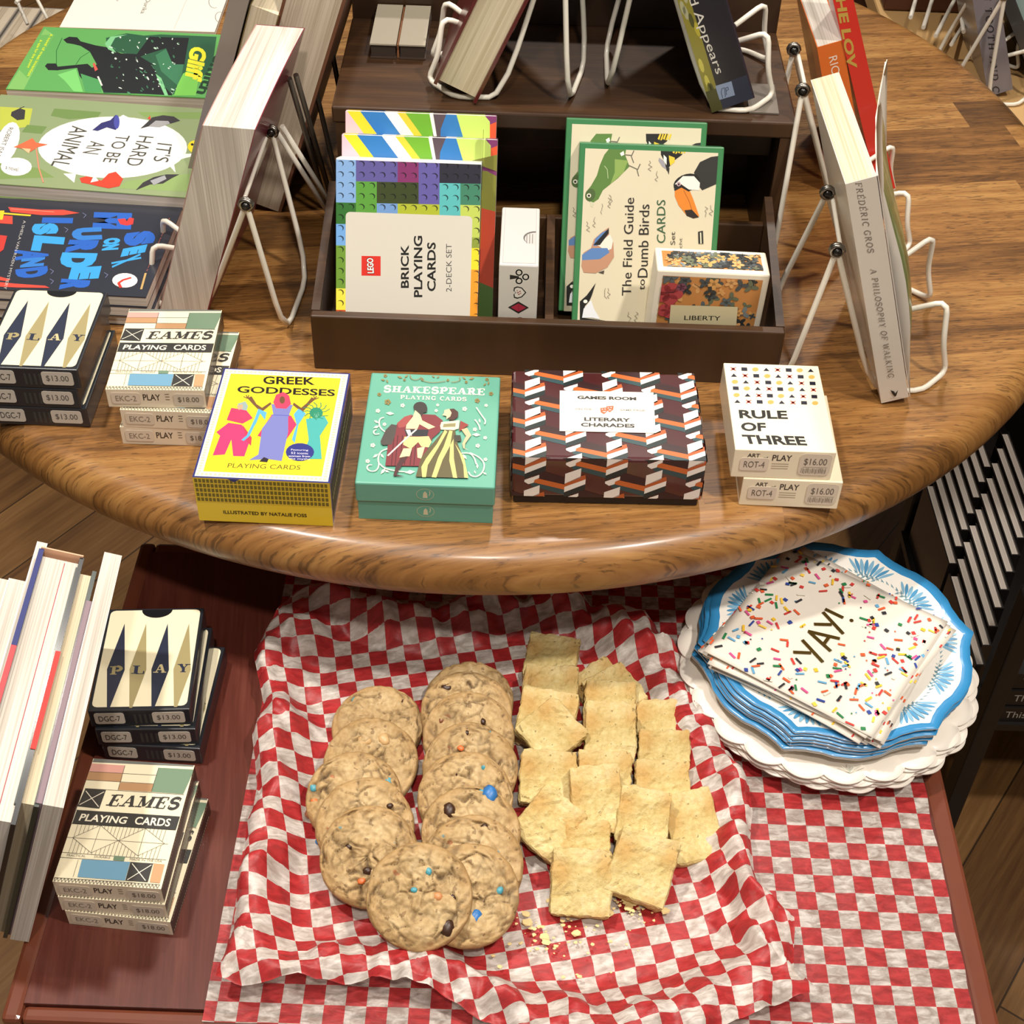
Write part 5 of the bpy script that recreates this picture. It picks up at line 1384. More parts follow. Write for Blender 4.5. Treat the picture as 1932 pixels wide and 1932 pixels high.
def tubes(root, name, lines, r, mt, it=2):
    mb = MB()
    for l in lines: mb.tube(chaikin(l, it, amt=.16), r, mt, 8)
    return mb.build(name, root)
def easel(lab, nh, fh, nb, fb, sx, nf, ff, z0, lip=.056, liph=.050, mt=M_WIRE, yn=1, grp='wire book stands'):
    V = Vector; nh, fh, nb, fb, nf, ff = (V(p) for p in (nh, fh, nb, fb, nf, ff))
    c = (nb+fb)/2; org = V((c.x, c.y, z0)); root = empty('wire_book_stand', Matrix.Translation(org), lab, 'book stand', grp)
    r = .0021; z = z0+r
    def loc(p): return V(p)-org
    for p in (nb, fb, nf, ff): p.z = z
    lines = []
    for h, b, s in ((nh, nb, 1), (fh, fb, -1)):
        lines.append([loc(h), loc(b), loc(b+V((sx*lip*.62, -.002*s, 0))), loc(b+V((sx*lip, .020*s, .002))), loc(b+V((sx*lip*.86, .018*s, liph*.45))), loc(b+V((sx*lip*.80, .023*s, liph))), loc(b+V((sx*lip*.35, .034*s, liph*.72)))])
    for l in lines: tubes(root, 'front_wire', [l], r, mt)
    tubes(root, 'back_leg', [[loc(nh), loc(nf), loc(ff), loc(fh)]], r, mt)
    tubes(root, 'cross_wire', [[loc(nh+V((sx*.004, .002, -.004))), loc((nh+fh)/2+V((sx*.004, 0, -.004))), loc(fh+V((sx*.004, -.002, -.004)))]], .0016, mt)
    for h in (nh, fh):
        mb = MB(); pts = [loc(h+V((.0042*cos(a*pi/5), -.0022+.0008*a*.25, .0042*sin(a*pi/5)))) for a in range(21)]
        mb.tube(pts, .0016, M_STEEL, 6); mb.lathe([(.0001, -.0045), (.0026, -.0045), (.0026, .0045), (.0001, .0045)], mat('3a3836', .3, metal=.8), 10, Matrix.Translation(loc(h)) @ Matrix.Rotation(pi/2, 4, 'X'))
        mb.build('hinge', root)
    return root
easel('white wire stand holding the crimson paperback at the left', (-.190, .868, .866), (-.187, .968, .866), (-.2365, .902, 0), (-.2365, .985, 0), -1, (-.173, .872, 0), (-.166, .953, 0), ZU, lip=.050, liph=.040)
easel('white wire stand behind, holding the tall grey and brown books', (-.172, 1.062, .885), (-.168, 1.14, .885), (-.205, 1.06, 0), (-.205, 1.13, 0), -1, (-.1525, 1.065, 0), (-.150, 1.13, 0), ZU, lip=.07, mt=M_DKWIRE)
rt = empty('wire_book_stand', Matrix.Translation((-.16, .97, ZU)), 'long pair of pale wires slanting from the crimson paperback down to the brick box', 'book stand', 'wire book stands')
for a, b in (((546, 148), (618, 395)), ((520, 245), (628, 415))):
    p, q = aty(a[0], a[1], 1.0), at(b[0], b[1], ZU+.002)
    for k in (0, 1):
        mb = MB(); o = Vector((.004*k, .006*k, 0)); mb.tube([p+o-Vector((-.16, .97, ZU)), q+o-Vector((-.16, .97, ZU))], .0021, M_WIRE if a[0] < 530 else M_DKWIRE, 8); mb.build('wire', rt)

# --- right side: white paperback with open front cover, spine towards the viewer
thg = radians(-18.5); Tg = .0195
MG = TR(.2615, .8175, ZU+.0015, radians(3)) @ Matrix.Rotation(radians(2), 4, 'X') @ Matrix.Rotation(thg, 4, 'Y')
K7 = (1560, 300, .25884)
def gros_art(mb):
    P = Art(mb, (0, 0, 0), (1, 0, 0), (0, 0, 1), rough=.45, base=.0001).setup(MG, K7)
    P.ptext('FRÉDÉRIC GROS', (207,168), (300,672), (245,168), '6a6257', slab=(.16, .07)) if False else None
    G = '7d7366'
    def vt(t, x0, y0, x1, y1, hh, skew=0):
        P.ptext(t, (x0, y0), (x1, y1), (x0+hh, y0-hh*.03), G, slab=(.13, .07))
    vt('FRÉDÉRIC GROS', 206, 172, 300, 682, 46); vt('A PHILOSOPHY OF WALKING', 315, 800, 448, 1588, 44)
    P.pp([(462,1682),(488,1690),(498,1705),(518,1680),(505,1722),(495,1728),(480,1712)], '1f1d1a'); P.pline([(458,1740),(545,1738)], .0003, 'a49a8c')
book(MG, Tg, .128, .192, mat('dcd3c6', .4, coat=.2), PG_CX, 'white paperback lettered FRÉDÉRIC GROS, front cover ajar, standing at the right', spine='near', art=gros_art)
def flared(T, W, H, angle, mo, mi):
    mb = MB(); n = 14; nz = 10
    for side in (0, 1):
        for k in range(nz+1):
            zf = k/nz
            for j in range(n+1):
                u = j/n; t = max(0, (zf-.55)/.45)
                fl = u*W*sin(angle)*(.5+.5*u)*(.25+.75*zf); bul = .0125*sin(pi*min(1, u*1.15+.0)**.6)*(1-t)*min(1, zf*2.6+.12)
                mb.v.append((T+.0005+fl+bul+side*.0006, u*W*cos(angle), zf*H))
    L = n+1; N = L*(nz+1)
    for k in range(nz):
        for j in range(n):
            a = k*L+j; mb.f.append((a, a+L, a+L+1, a+1)); mb.m.append(mo); mb.sm.append(True)
            b = a+N; mb.f.append((b, b+1, b+L+1, b+L)); mb.m.append(mi if 0 < j < n-1 and 0 < k < nz-1 else mo); mb.sm.append(True)
    edge = [(k*L, (k+1)*L) for k in range(nz)]+[(k*L+n, (k+1)*L+n) for k in range(nz)]+[(j, j+1) for j in range(n)]+[(nz*L+j, nz*L+j+1) for j in range(n)]
    for a, b in edge: mb.f.append((a, b, b+N, a+N)); mb.m.append(mo); mb.sm.append(False)
    return mb
ng = NT('meadow_photo'); o_ = ng.mapping(ng.tc.outputs['Object'], scale=(40, 90, 14)); ng.col(ng.ramp(ng.noise(o_, 1, 4, .6, .5), [(.35, '5c6a3f'), (.52, '7d8a58'), (.7, 'aab288')])); ng.set(Roughness=.3, Coat_Weight=.4)
groot = [o for o in COL.objects if o.get('label', '').startswith('white paperback lettered')][0]
mbf = MB(); WF = mat('e8e0d4', .5)
def fpt(u, zf, o): return (Tg+.0008+o+u*.130*sin(radians(14))*(.6+.4*u)*(.3+.7*zf), u*.130*cos(radians(14)), .192*zf)
q = []
for o in (-.0012, -.0006): q += [fpt(.0, 1, o), fpt(.5, 1, o-.0004), fpt(.99, 1, o), fpt(.97, .66, o), fpt(.5, .70, o-.0004), fpt(.0, .82, o)]
mbf.add(q, [(0,1,4,5), (1,2,3,4), (11,10,7,6), (10,9,8,7), (2,8,9,3), (3,9,10,4), (4,10,11,5), (0,6,7,1), (1,7,8,2)], WF)
fo = mbf.build('flap', groot); fo['label'] = 'white inner flap fanned open'
fo = flared(Tg, .131, .192, radians(14), mat('dcd3c6', .4), ng.M).build('front_cover', groot); fo['label'] = 'front cover with a green meadow photograph'
# the green picture seen on a nearer printed sliver along the lower outer side
easel('white wire stand holding the white paperback with its cover ajar', (.2080, .822, .876), (.2120, .897, .874), (.2560, .834, 0), (.262, .965, 0), 1, (.190, .824, 0), (.193, .93, 0), ZU, lip=.058, liph=.062)
easel('white wire stand behind, holding the orange and red books', (.200, .985, .905), (.203, 1.06, .9), (.262, 1.0, 0), (.262, 1.12, 0), 1, (.194, .955, 0), (.197, 1.07, 0), ZU, lip=.055, mt=M_WIRE)
Yr = 1.095
x0, thr = leanM(Yr, (1541, 88), (1555, 145), ZU+.002)
thr = radians(-18.5); pz = aty(1541, 88, Yr); H_ = (pz.z-ZU-.002)/cos(thr); x0 = pz.x-H_*sin(thr)
MR_ = TR(x0, Yr, ZU+.002, radians(2), 0, thr)
def ric_art(mb):
    P = Art(mb, (0, 0, 0), (1, 0, 0), (0, 0, 1), rough=.4).setup(MR_, (1000, 0, .48240))
    P.ptext('RIC', (1168,225), (1180,290), (1200,215), 'f3e2cf')
book(MR_, .0205, .125, H_, mat('e0702c', .4, coat=.2), PG_WX, 'paperback with orange spine lettered RIC behind the white paperback', spine='near', art=ric_art)
x0r, thd = leanM(Yr, (1571, 0), (1638, 287), ZU+.006)
MRd = TR(x0r, Yr, ZU+.006, radians(2), 0, thd)
def red_art(mb):
    P = Art(mb, (0, 0, 0), (1, 0, 0), (0, 0, 1), rough=.4).setup(MRd, (1450, 0, .24948))
    P.ptext('THE LOV', (485,-120), (600,520), (560,-130), 'c9a54e', bold=.04)
book(MRd, .0150, .055, .225, mat('d8362a', .35, coat=.3), PG_WX, 'tall red book with gold title leaning right of the orange one', spine='near', art=red_art)

# --- on the riser shelf
thm = radians(24)
MM = TR(-.0688, .9915, ZP+.0155, radians(-4), 0, thm)
book(MM, .0345, .125, .215, mat('5a1c1c', .35, coat=.3), PG_CX, 'hardback with dark maroon covers leaning on the riser shelf, pages towards the viewer', ct=.0025, over=.003)
easel('white wire stand on the riser shelf holding the maroon hardback', (0.0209, 1.0277, 1.014), (0.0292, 1.0902, 1.014), (-0.0188, 0.9995, 0), (-0.0188, 1.0746, 0), -1, (0.0303, 0.9901, 0), (0.0449, 1.0642, 0), ZP, lip=.056)
thn = radians(-22)
MN = TR(.1372, .9895, ZP+.001, radians(4), 0, thn)
def n_art(mb):
    P = Art(mb, (0, 0, 0), (1, 0, 0), (0, 0, 1), rough=.3, coat=.4, clip=(0, 0, .0328, .215)).setup(MN, (1050, 0, .24845))
    P.rect(0, 0, .0315, .215, '22222a'); P.rect(0, 0, .0085, .215, '8c8434')
    rnd = random.Random(6)
    for k in range(26): P.ell(rnd.uniform(0, .0085), rnd.uniform(0, .2), .0016, .006, rnd.choice(['b7ab3d', '6c6a34', 'a9a886', 'c9bf55', '4f4f28']), up=(k == 0), n=8)
    P.rect(0, 0, .0085, .018, '4b4a25'); P.rect(.0085, 0, .023, .020, '2b3346')
    P.clip = None
    P.ptext('The World Appears', (745,-640), (1195,572), (828,-670), 'ddd9cf'); P.pp([(1205,652),(1328,616),(1355,722),(1238,758)], '8b9bb8')
    P.pline([(1262,745),(1250,700),(1255,672),(1275,665),(1282,735)], .0005, '3b4560'); P.pline([(1285,665),(1290,720)], .0005, '3b4560'); P.pline([(1283,668),(1300,660),(1306,678),(1288,690)], .0005, '3b4560')
book(MN, .0328, .125, .215, mat('332b38', .25, coat=.5), PG_WX, 'dark hardback with yellow edged spine lettered Appears, leaning on the riser shelf', ct=.002, over=.002, spine='near', art=n_art)
easel('white wire stand on the riser shelf holding the dark hardback', (0.0814, 1.0277, 1.014), (0.0887, 1.0955, 1.014), (0.1346, 0.9943, 0), (0.1377, 1.0902, 0), 1, (0.0605, 1.0099, 0), (0.0610, 1.0955, 0), ZP, lip=.050)
# small blocky pair of books standing flat on the shelf
mbk = TR(-.1165, 1.013, ZP+.0003, radians(0))
def gb(x, w, lab):
    root = empty('book', TR(x, 1.058, ZP+.0003, 0), lab, 'book', 'grey books lying on the riser shelf')
    mb = MB(); mb.box(0, w, 0, .069, 0, .0012, mat('4a3a30', .5)); mb.box(0, w, 0, .069, .0108, .012, mat('b3aa96', .5)); mb.box(0, w, .0675, .069, .0012, .0108, mat('6d655c', .5)); mb.build('cover', root)
    mb = MB(); mb.box(.0008, w-.0008, .001, .0673, .0012, .0108, mat('3c2f27', .7)); mb.build('page_block', root)
gb(-.1221, .0203, 'small greyish book lying flat on the riser shelf, left one of the pair'); gb(-.0996, .0203, 'small greyish book lying flat on the riser shelf, right one of the pair')
mb = MB(); mb.box(0, .0016, 0, .067, 0, .0105, mat('8a5a38', .5)); tag(mb.build('bookmark_slat', M=TR(-.1014, 1.060, ZP+.0003)), 'thin brown slat standing between the two small grey books', 'slat')

# --- flat books on the left of the round table
KA = (0, 0, .34161)
def flat(nr, fr, left, z, W, n, t, cov, pg, labs, grp, art=None, jit=0):
    """nr, fr: pixels of the near right and far right top corners at height z"""
    a, b, c = at(nr[0], nr[1], z), at(fr[0], fr[1], z), at(left[0], left[1], z)
    yaw = atan2(a.y-c.y, a.x-c.x); D = (Vector((b.x, b.y))-Vector((a.x, a.y))).length
    ox, oy = a.x-W*cos(yaw), a.y-W*sin(yaw)
    for k in range(n):
        jx = jit*sin(k*2.7+1) if k < n-1 else 0; jy = jit*cos(k*1.9) if k < n-1 else 0
        M = TR(ox+jx, oy+jy, z-(n-k)*t, yaw); root = empty('book', M, labs[k], 'book', grp)
        cm = mat(cov, .3, coat=.4); mb = MB()
        mb.box(0, W, 0, D, 0, .0006, cm); mb.box(0, W, D-.0006, D, .0006, t-.0007, cm); mb.box(0, W, 0, D, t-.0007, t-.0001, cm)
        if k == n-1 and art: art(artT(mb, M, t-.0001, KA, rough=.3, coat=.4, clip=(0, 0, W, D)), W, D)
        mb.build('cover', root); mb = MB(); mb.box(.0002, W-.0002, .0003, D-.0008, .0007, t-.0008, pg); mb.build('page_block', root)
def isl(P, W, D):
    P.rect(0, 0, W, D, '2c2f3a')
    B1, B2, B3 = '2b5fb8', '3b9ad6', '3577c4'
    def L(ch, bl, br, tl, c): P.ptext(ch, bl, br, tl, c, bold=.09)
    # rotated letters: baseline runs downwards, tops point right
    L('S', (680,1290), (690,1365), (850,1270), B1); L('E', (680,1375), (665,1420), (815,1350), B2); L('X', (615,1450), (620,1480), (775,1400), B2)
    L('ON', (575,1318), (560,1385), (668,1312), B2)
    L('M', (520,1172), (510,1262), (730,1178), B1); L('U', (395,1262), (398,1330), (560,1255), B3); L('R', (385,1325), (355,1400), (548,1328), B1); L('D', (345,1395), (318,1480), (540,1400), B2); L('E', (395,1480), (375,1550), (562,1470), B2); L('R', (340,1540), (325,1600), (500,1550), B1)
    L('I', (235,1202), (230,1232), (405,1205), B1); L('S', (175,1238), (178,1300), (320,1232), B2); L('L', (190,1300), (170,1385), (360,1312), B2); L('A', (80,1380), (85,1440), (265,1380), B1); L('N', (120,1430), (110,1480), (250,1420), B3); L('D', (85,1490), (90,1545), (262,1470), B1)
    P.pp([(650,1212),(690,1208),(700,1225),(715,1203),(740,1208),(735,1240),(700,1247),(665,1240)], 'd93c3a')
    P.pell(690, 1550, 70, 40, 'f1ebdf'); P.pline([(668,1590),(655,1565),(680,1548),(725,1535)], .0022, 'cf3a32')
    RD, YL = 'cf4a3c', 'e9c32f'
    P.pp([(45,1145),(230,1160),(350,1160),(440,1178),(350,1190),(230,1190),(60,1172)], RD); P.pline([(60,1155),(300,1172)], .0008, 'e98a70'); P.pline([(20,1180),(170,1192)], .0022, YL); P.pp([(0,1190),(70,1195),(70,1240),(0,1235)], RD); P.pp([(0,1165),(25,1165),(15,1215),(0,1215)], YL)
    P.pp([(0,1560),(80,1568),(250,1580),(275,1592),(100,1590),(0,1585)], RD); P.pp([(0,1530),(60,1545),(40,1555),(0,1550)], RD); P.pp([(0,1300),(40,1305),(20,1380),(0,1395)], 'c23c36')
    P.ptext('A SHEILA VAN ROEN MYSTERY', (130,1220), (20,1600), (145,1220), 'b9b6b0'); P.ptext('They are the best and they know it', (930,1205), (805,1500), (940,1205), 'c06a60'); P.pline([(805,1510),(780,1600)], .0016, 'b99a62')
    for x, y in ((470,1190), (370,1270), (290,1500), (590,1520), (290,1555)): P.pline([(x-14, y-12), (x+6, y), (x-8, y+16)], .0006, '6b7190')
flat((275,561), (336,391), (0,546), ZU+.0275, .190, 3, .0091, '2c2f3a', PG_WZ, ['dark cartoon mystery paperback, bottom of the stack of three behind the PLAY decks', 'dark cartoon mystery paperback, middle of the stack of three', 'dark blue lettered paperback about a murder island, topmost of its stack'], 'murder mystery paperbacks', isl, .0012)
def ani(P, W, D):
    P.rect(0, 0, W, D, '8c9c72')
    for pts, c in (([(0,590),(180,600),(160,700),(0,720)],'b7bf4c'), ([(300,600),(560,620),(540,650),(380,660),(280,640)],'6f8a50'), ([(760,620),(1180,620),(1150,660),(800,650)],'7f9a5c'), ([(0,900),(220,930),(300,980),(0,990)],'7b9456'), ([(700,1000),(1050,960),(1040,1060),(650,1040)],'8aa366'), ([(150,690),(260,700),(230,740),(120,730)],'6f8a50')): P.pp(pts, c)
    P.pell(622, 815, 412, 170, 'f3efe8', n=40); P.pp([(1020,850),(1120,850),(1000,880)], 'f3efe8'); P.pp([(640,660),(680,635),(740,665)], 'f3efe8'); P.pp([(350,960),(410,1010),(420,960)], 'f3efe8'); P.pp([(930,910),(970,955),(960,900)], 'f3efe8')
    P.pell(40, 790, 60, 120, 'f3efe8', rot=.35); P.pell(90, 922, 86, 50, 'f3efe8')
    T = '4a4a42'
    P.ptext("IT'S", (870,790), (845,890), (955,800), T); P.ptext('HARD', (768,750), (692,912), (850,758), T); P.ptext('TO BE', (645,745), (565,895), (720,752), T); P.ptext('AN', (502,780), (455,845), (588,790), T); P.ptext('ANIMAL', (400,695), (280,915), (490,708), T)
    P.ptext('ROBERT ISAACS', (50,705), (-40,900), (75,708), T); P.ptext('a novel', (30,935), (100,950), (32,912), T)
    NV, RD, BK = '34356e', 'cf4432', '3b3a3c'
    P.pp([(510,720),(560,680),(610,665),(640,635),(660,680),(640,720),(590,705),(540,725)], NV); P.pell(645, 675, 16, 38, '4a4fa0')
    P.pp([(775,712),(810,680),(840,650),(900,638),(960,645),(995,668),(940,685),(880,705),(820,700)], BK); P.pp([(820,700),(860,668),(930,670),(940,685),(880,705)], '9a9a9c'); P.pp([(815,655),(830,640),(832,665)], RD)
    P.pp([(440,985),(480,975),(520,985),(560,1000),(600,960),(640,950),(680,990),(660,1030),(600,1042),(540,1030),(500,1020),(450,1010)], RD); P.pp([(520,970),(545,1000),(500,1010)], 'f3efe8')
    P.pp([(750,1052),(790,1010),(850,980),(920,965),(990,965),(950,985),(900,1015),(830,1020)], BK); P.pp([(830,1000),(910,970),(920,990),(850,1025)], '9c9ea2')
    P.pell(1075, 812, 38, 34, 'e6cf2c'); P.pell(1095, 815, 24, 16, 'c9b322'); P.pell(1062, 800, 8, 7, '22211c')
    P.pp([(65,620),(110,600),(140,610),(135,660),(95,665),(60,640)], BK); P.pline([(110,600), (135,590)], .0008, BK)
    P.pp([(75,815),(130,790),(180,765),(200,790),(265,800),(210,815),(170,840),(110,820)], 'd86a48'); P.pp([(120,820),(170,825),(160,850)], 'e8b98c'); P.pline([(200,820),(215,930),(240,1010)], .0010, 'd88a70')
flat((352,373), (391,207), (0,347), ZU+.037, .200, 3, .0122, '8ea468', PG_WZ, ['green animal novel, bottom of the stack of three', 'green animal novel, middle of the stack of three', "green paperback lettered IT'S HARD TO BE AN ANIMAL, topmost of its stack"], 'animal novels', ani, .0014)
def gli(P, W, D):
    P.K = (0, 0, .21739)
    P.rect(0, 0, W, D, '62a85c'); P.pp([(60,775),(380,250),(300,250),(0,775)], 'b7e08a') if False else None
    P.pp([(60,775),(200,790),(460,300),(390,250)], '82bb68'); P.pp([(120,560),(260,310),(480,300),(240,680)], '6cae5c')
    DK, MG, LG = '23272a', '2f5c43', '7fc48c'
    P.pp([(920,330),(1100,290),(1250,310),(1400,300),(1880,320),(1840,600),(1790,640),(1560,820),(900,810),(860,700),(1100,470),(930,430)], MG)
    P.pp([(1350,480),(1500,390),(1600,520),(1560,760),(1400,620)], '3f7a58'); P.pp([(1300,320),(1640,330),(1600,560),(1500,560),(1440,420),(1250,480),(1150,520)], DK)
    P.pp([(550,345),(600,320),(670,325),(700,360),(830,395),(920,410),(1050,465),(1180,470),(1330,560),(1380,700),(1500,830),(900,800),(860,720),(720,700),(690,660),(670,590),(500,612),(420,610),(390,575),(410,552),(490,552),(500,580),(760,555),(800,590),(840,560),(780,450),(700,400),(640,385),(580,375)], DK)
    P.pp([(910,380),(960,320),(1110,300),(1000,330),(960,400),(1010,460),(940,430)], LG); P.pp([(1350,640),(1400,680),(1460,830),(1430,830),(1390,740)], LG); P.pp([(700,640),(880,700),(880,800),(740,800)], '4f9a5c'); P.pp([(500,650),(660,600),(690,700),(720,800),(640,795),(560,700)], '7ccc72')
    rnd = random.Random(11)
    for k in range(70):
        x, y = rnd.uniform(950, 1560), rnd.uniform(320, 810); P.pell(x, y, rnd.uniform(4, 20), rnd.uniform(3, 9), rnd.choice(['b9d8c0', 'dfeadf', '4f8a66', '3c6e52']), rot=rnd.uniform(.2, 1.2), n=8, up=(k == 0))
    P.pp([(1590,640),(1770,540),(1720,700),(1700,830),(1510,830),(1540,740)], '7cc85a'); P.pp([(805,555),(820,545),(850,605),(825,620)], 'cf5a50'); P.pline([(850,665),(885,745)], .0015, 'e9e2da')
    P.pline([(540,330),(490,440),(490,560)], .0006, '2f6a3a'); P.pline([(780,450),(700,500),(660,560)], .0006, '2f6a3a')
    P.ptext('Gliff', (1655,395), (1600,680), (1800,430), 'e9e43a', bold=.05); P.ptext('Smith', (1860,480), (1700,810), (1960,500), '24402f', bold=.03)
    P.ptext('A novel of great invention', (430,295), (225,660), (465,298), 'd9e838', bold=.02); P.ptext('A tale for the young', (340,345), (225,590), (372,348), 'd9e838', bold=.02)
flat((394,185), (411,66), (15,168), ZU+.0255, .181, 2, .0127, '63b653', PG_WZ, ['green paperback lying under its twin near the left table edge', 'bright green paperback lettered Gliff with dark figure, topmost'], 'green novels', gli, .001)
def cardart(P, W, D):
    P.K = (0, 0, .34161); P.pline([(1030,0),(960,160)], .0004, 'c9c1b3'); P.ptext('Ourika', (810,-10), (775,75), (835,-10), '8a8478'); P.ptext('t', (640,2), (652,8), (645,-6), '8a8478')
    for cx, cy, r in ((1185,10,32),(1215,95,26)):
        P.pline([(cx+r*cos(a*.4), cy+r*1.1*sin(a*.4)) for a in range(3, 14)], .0005, '6e6a64')
flat((405,60), (428,-60), (155,52), ZU+.004, .152, 1, .004, 'f3eee2', PG_WZ, ['white printed booklet lying at the far left of the round table'], None, cardart)

# --- upright books on the low table, left
thl = radians(18.5); zt = .74
def upright(px, nearY, T, H, W, cov, pg, lab, ct=.001, over=0, art=None, left=None, spine=None):
    # px: top near left corner pixel, zt its height
    z = ZL+H*cos(thl)+T*sin(thl)*1.0
    a = at(px[0], px[1], z); x0 = a.x-H*sin(thl); y0 = a.y
    M = TR(x0, y0, ZL+.0005+T*sin(thl), radians(3.0), 0, thl)
    return book(M, T, W, H, cov, pg, lab, 'books standing on the low table', ct=ct, over=over, spine=spine, art=art, left=left)
upright((79,1526), 0, .0110, .146, .192, 'd9cfc4', PG_WX, 'white paperback standing rightmost of the row on the low table', ct=.0006)
upright((65,1522), 0, .0044, .143, .150, '5c4a52', mat('8b7880', .7), 'thin pamphlet squeezed between the white paperback and the dark green hardback', ct=.0005)
upright((25,1523), 0, .0130, .143, .178, '25332d', PG_CX, 'dark green hardback with cream pages standing in the row', ct=.0026, over=.0025)
def jack(mb):
    for x0, x1, y0, y1, c in ((0, .0026, .075, .178, '2b3270'), (0, .0026, .0, .075, 'd84a52'), (.0304, .033, .035, .095, 'd9332c')):
        pass
ru = upright((-73,1548), 0, .0275, .147, .200, '17181b', PG_WX, 'big black hardback with blue and red jacket edges standing in the row', ct=.0026, over=.003)
mb = MB()
for x0, x1, y0, y1, c in ((-.0005, .0027, .120, .200, '2b3270'), (-.0005, .0027, .0, .1199, 'd3474c'), (.0248, .0279, .050, .122, 'd9332c')): mb.box(x0, x1, y0, y1, .1470, .1474, mat(c, .5))
mb.box(.0006, .0268, .2000, .2010, .002, .1485, mat('e2b08e', .5)); mb.box(.0165, .0169, .004, .195, .1438, .1444, mat('b03a48', .5))
jo = mb.build('dust_jacket', ru); jo['label'] = 'jacket edge, blue then red'
upright((-80,1535), 0, .0065, .142, .206, 'd5d9dc', PG_WX, 'pale grey booklet standing left of the big black hardback', ct=.0006)
upright((-117,1530), 0, .0110, .139, .172, 'c3cdd0', PG_WX, 'pale bluish paperback standing second from the left edge', ct=.0006)
upright((-165,1525), 0, .0140, .139, .172, 'cfd3d4', PG_WX, 'light grey paperback standing leftmost of the row on the low table', ct=.0006)

# ================================================================== FAR AND SIDE FURNITURE
BLK = mat('17120f', .45, bump=.1)
# black framed trolley with two rows of dark books beside the low table
root = empty('book_trolley', TR(0, 0, 0), 'black framed trolley packed with dark books at the right edge', 'trolley')
def tp(name, fn):
    mb = MB(); fn(mb); mb.build(name, root)
for x, y in ((.481, .930), (.475, 1.265)): tp('leg', lambda m: m.rbox(x-.009, x+.009, y-.013, y+.013, 0, .44, .002, BLK))
for x, y in ((.85, .930), (.85, 1.60)): tp('leg', lambda m: m.rbox(x-.009, x+.009, y-.013, y+.013, 0, .44, .002, BLK))
tp('shelf_board', lambda m: m.box(.4905, .86, .964, 1.62, .200, .210, BLK) or m.box(.462, .4905, .964, 1.251, .200, .210, BLK))
tp('side_panel', lambda m: m.box(.63, .645, .966, 1.6, .2102, .44, BLK))
tp('top_board', lambda m: m.box(.646, .86, .95, 1.6, .42, .44, BLK))
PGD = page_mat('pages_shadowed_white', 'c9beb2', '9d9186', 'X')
tb = None
for row in (0, 1):
    for i in range(10):
        x = .470+i*.0118; y = (.966 if row == 0 else 1.108)+i*.0265
        if row == 1 and i > 6: continue
        M = TR(x, y, .2105, radians(1), radians(0), 0)
        lab = 'dark hardback in the trolley, %s of the %s row' % (['first','second','third','fourth','fifth','sixth','seventh','eighth','ninth','tenth'][i]+' from the left', 'near' if row == 0 else 'far')
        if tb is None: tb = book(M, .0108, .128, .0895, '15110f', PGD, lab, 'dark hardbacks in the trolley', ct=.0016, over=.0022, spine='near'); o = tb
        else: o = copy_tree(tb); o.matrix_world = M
        o['label'] = lab
for k in range(3):
    z = .2105+k*.0245
    M = TR(.5095+.003*k, .968+.002*k, z, radians(1)); root = empty('book', M, 'black book with white title on its spine, %s of the stack in the trolley' % ['bottom', 'middle', 'top'][k], 'book', 'black books stacked in the trolley')
    mb = MB(); mb.box(0, .105, 0, .024, 0, .0225, mat('14110f', .4)); P = frontprint(mb, rough=.5); P.slab('THIS', .022, .011, .022, .008, 'b5aea4', heavy=.14) if False else P.text('This', .022, .011, .022, .010, 'a8a096'); P.rect(.05, .0195, .05, .001, '6a645c')
    mb.build('cover', root)

# tan table with displayed books beyond the round table, right
root = empty('side_table', TR(0, 0, 0), 'tan topped table with wire stands beyond the round table at the right', 'table')
mb = MB(); mb.rbox(.40, 1.15, 1.36, 2.05, .655, .68, .003, mat('c09a66', .45, var=.1, bscale=14)); mb.build('tabletop', root)
for x in (.46, 1.09):
    for y in (1.55, 1.99): mb = MB(); mb.rbox(x-.02, x+.02, y-.02, y+.02, 0, .6545, .003, mat('5a3a24', .5)); mb.build('leg', root)
def tip(name, T, W, H, px_top, px_low, Y, lab, cov, pg, art=None, z0=.6815):
    a, b = aty(px_top[0], px_top[1], Y), aty(px_low[0], px_low[1], Y); th_ = atan2(a.x-b.x, a.z-b.z); x0 = b.x+(z0-b.z)*math.tan(th_)
    M = TR(x0, Y, z0+max(0, T*sin(th_)), 0, 0, th_)
    return book(M, T, W, H, cov, pg, lab, spine='near', art=(lambda mb: art(mb, M)) if art else None), M
def tooth(mb, M):
    P = Art(mb, (0, 0, 0), (1, 0, 0), (0, 0, 1), rough=.4).setup(M, (1450, 0, .24948))
    P.ptext('RED IN TOOTH AND CLAW', (1600,-330), (1718,900), (1650,-330), '2c2a2e', slab=(.15, .07))
tip('book', .0255, .13, .22, (1835, 0), (1855, 125), 1.42, 'grey book lettered TOOTH on its spine, leaning on the tan table', '7d777c', PG_GX, tooth)
tip('book', .013, .14, .26, (1888, 0), (1932, 110), 1.46, 'dark framed book at the far right of the tan table', '3b3b3c', mat('23272a', .6))
tip('book', .03, .14, .26, (1912, 0), (1956, 110), 1.47, 'pale teal book at the top right edge of the photo', '8fa6a3', PG_GX)
easel('white wire stand holding the grey TOOTH book', (.4655, 1.40, .80), (.4655, 1.47, .80), (.478, 1.405, 0), (.478, 1.50, 0), 1, (.44, 1.425, 0), (.44, 1.50, 0), .68, lip=.05)
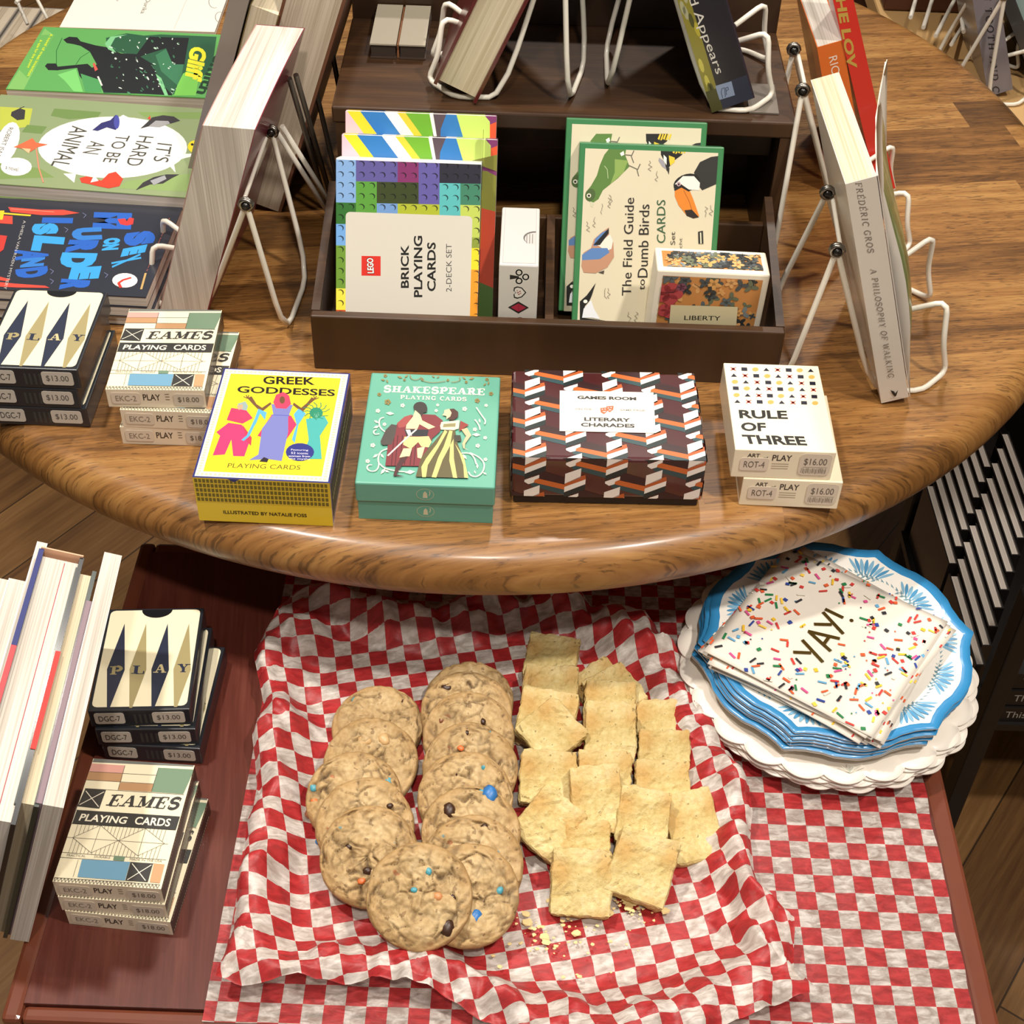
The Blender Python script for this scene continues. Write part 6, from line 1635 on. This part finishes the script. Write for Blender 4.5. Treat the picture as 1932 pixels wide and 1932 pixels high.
rt = empty('wire_book_stand', Matrix.Translation((.43, 1.55, .68)), 'row of pale diagonal wires of a stand on the tan table', 'book stand', 'wire book stands')
for (a, b) in (((1733, -20), (1718, 33)), ((1765, -20), (1742, 52)), ((1806, -10), (1765, 68)), ((1822, 40), (1795, 84)), ((1808, -10), (1818, 60))):
    p, q = aty(a[0], a[1], 1.60), aty(b[0], b[1], 1.50); o = Vector((.43, 1.55, .68))
    mb = MB(); mb.tube([p-o, q-o], .0023, M_WIRE, 8); mb.build('wire', rt)
mb = MB(); mb.rbox(.405, .52, 1.62, 2.0, .6805, .83, .003, mat('5b3423', .5)); tag(mb.build('storage_box'), 'reddish brown box on the tan table at the top edge of the photo', 'box')

# pale books on a low shelf beyond the table, top left
root = empty('low_shelf', TR(0, 0, 0), 'dark low shelf beyond the round table at the top left', 'shelf')
mb = MB(); mb.rbox(-.95, -.50, 1.70, 2.10, .30, .33, .003, mat('4a3727', .5)); mb.build('shelf_board', root)
for x in (-.92, -.53):
    for y in (1.73, 2.07): mb = MB(); mb.box(x-.015, x+.015, y-.015, y+.015, 0, .2995, mat('4a3727', .5)); mb.build('leg', root)
sb = None
for i in range(7):
    M = TR(-.81+i*.031, 1.74, .3305, radians(-2)); lab = 'pale grey book standing on the dark low shelf, %s from the left' % ['first','second','third','fourth','fifth','sixth','seventh'][i]
    if sb is None: sb = book(M, .028, .13, .20, '9c948a', PG_GX, lab, 'pale books on the low shelf', ct=.002); o = sb
    else: o = copy_tree(sb); o.matrix_world = M
    o['label'] = lab
rt = empty('wire_book_stand', Matrix.Translation((-.60, 1.60, 0)), 'pair of white wires of a stand at the top left corner of the photo', 'book stand', 'wire book stands')
for (a, b) in (((18, -30), (52, 46)), ((55, -30), (92, 40)), ((60, -20), (30, 5))):
    p, q = aty(a[0], a[1], 1.72), aty(b[0], b[1], 1.68); o = Vector((-.60, 1.60, 0))
    mb = MB(); mb.tube([p-o, q-o], .0022, M_WIRE, 8); mb.build('wire', rt)
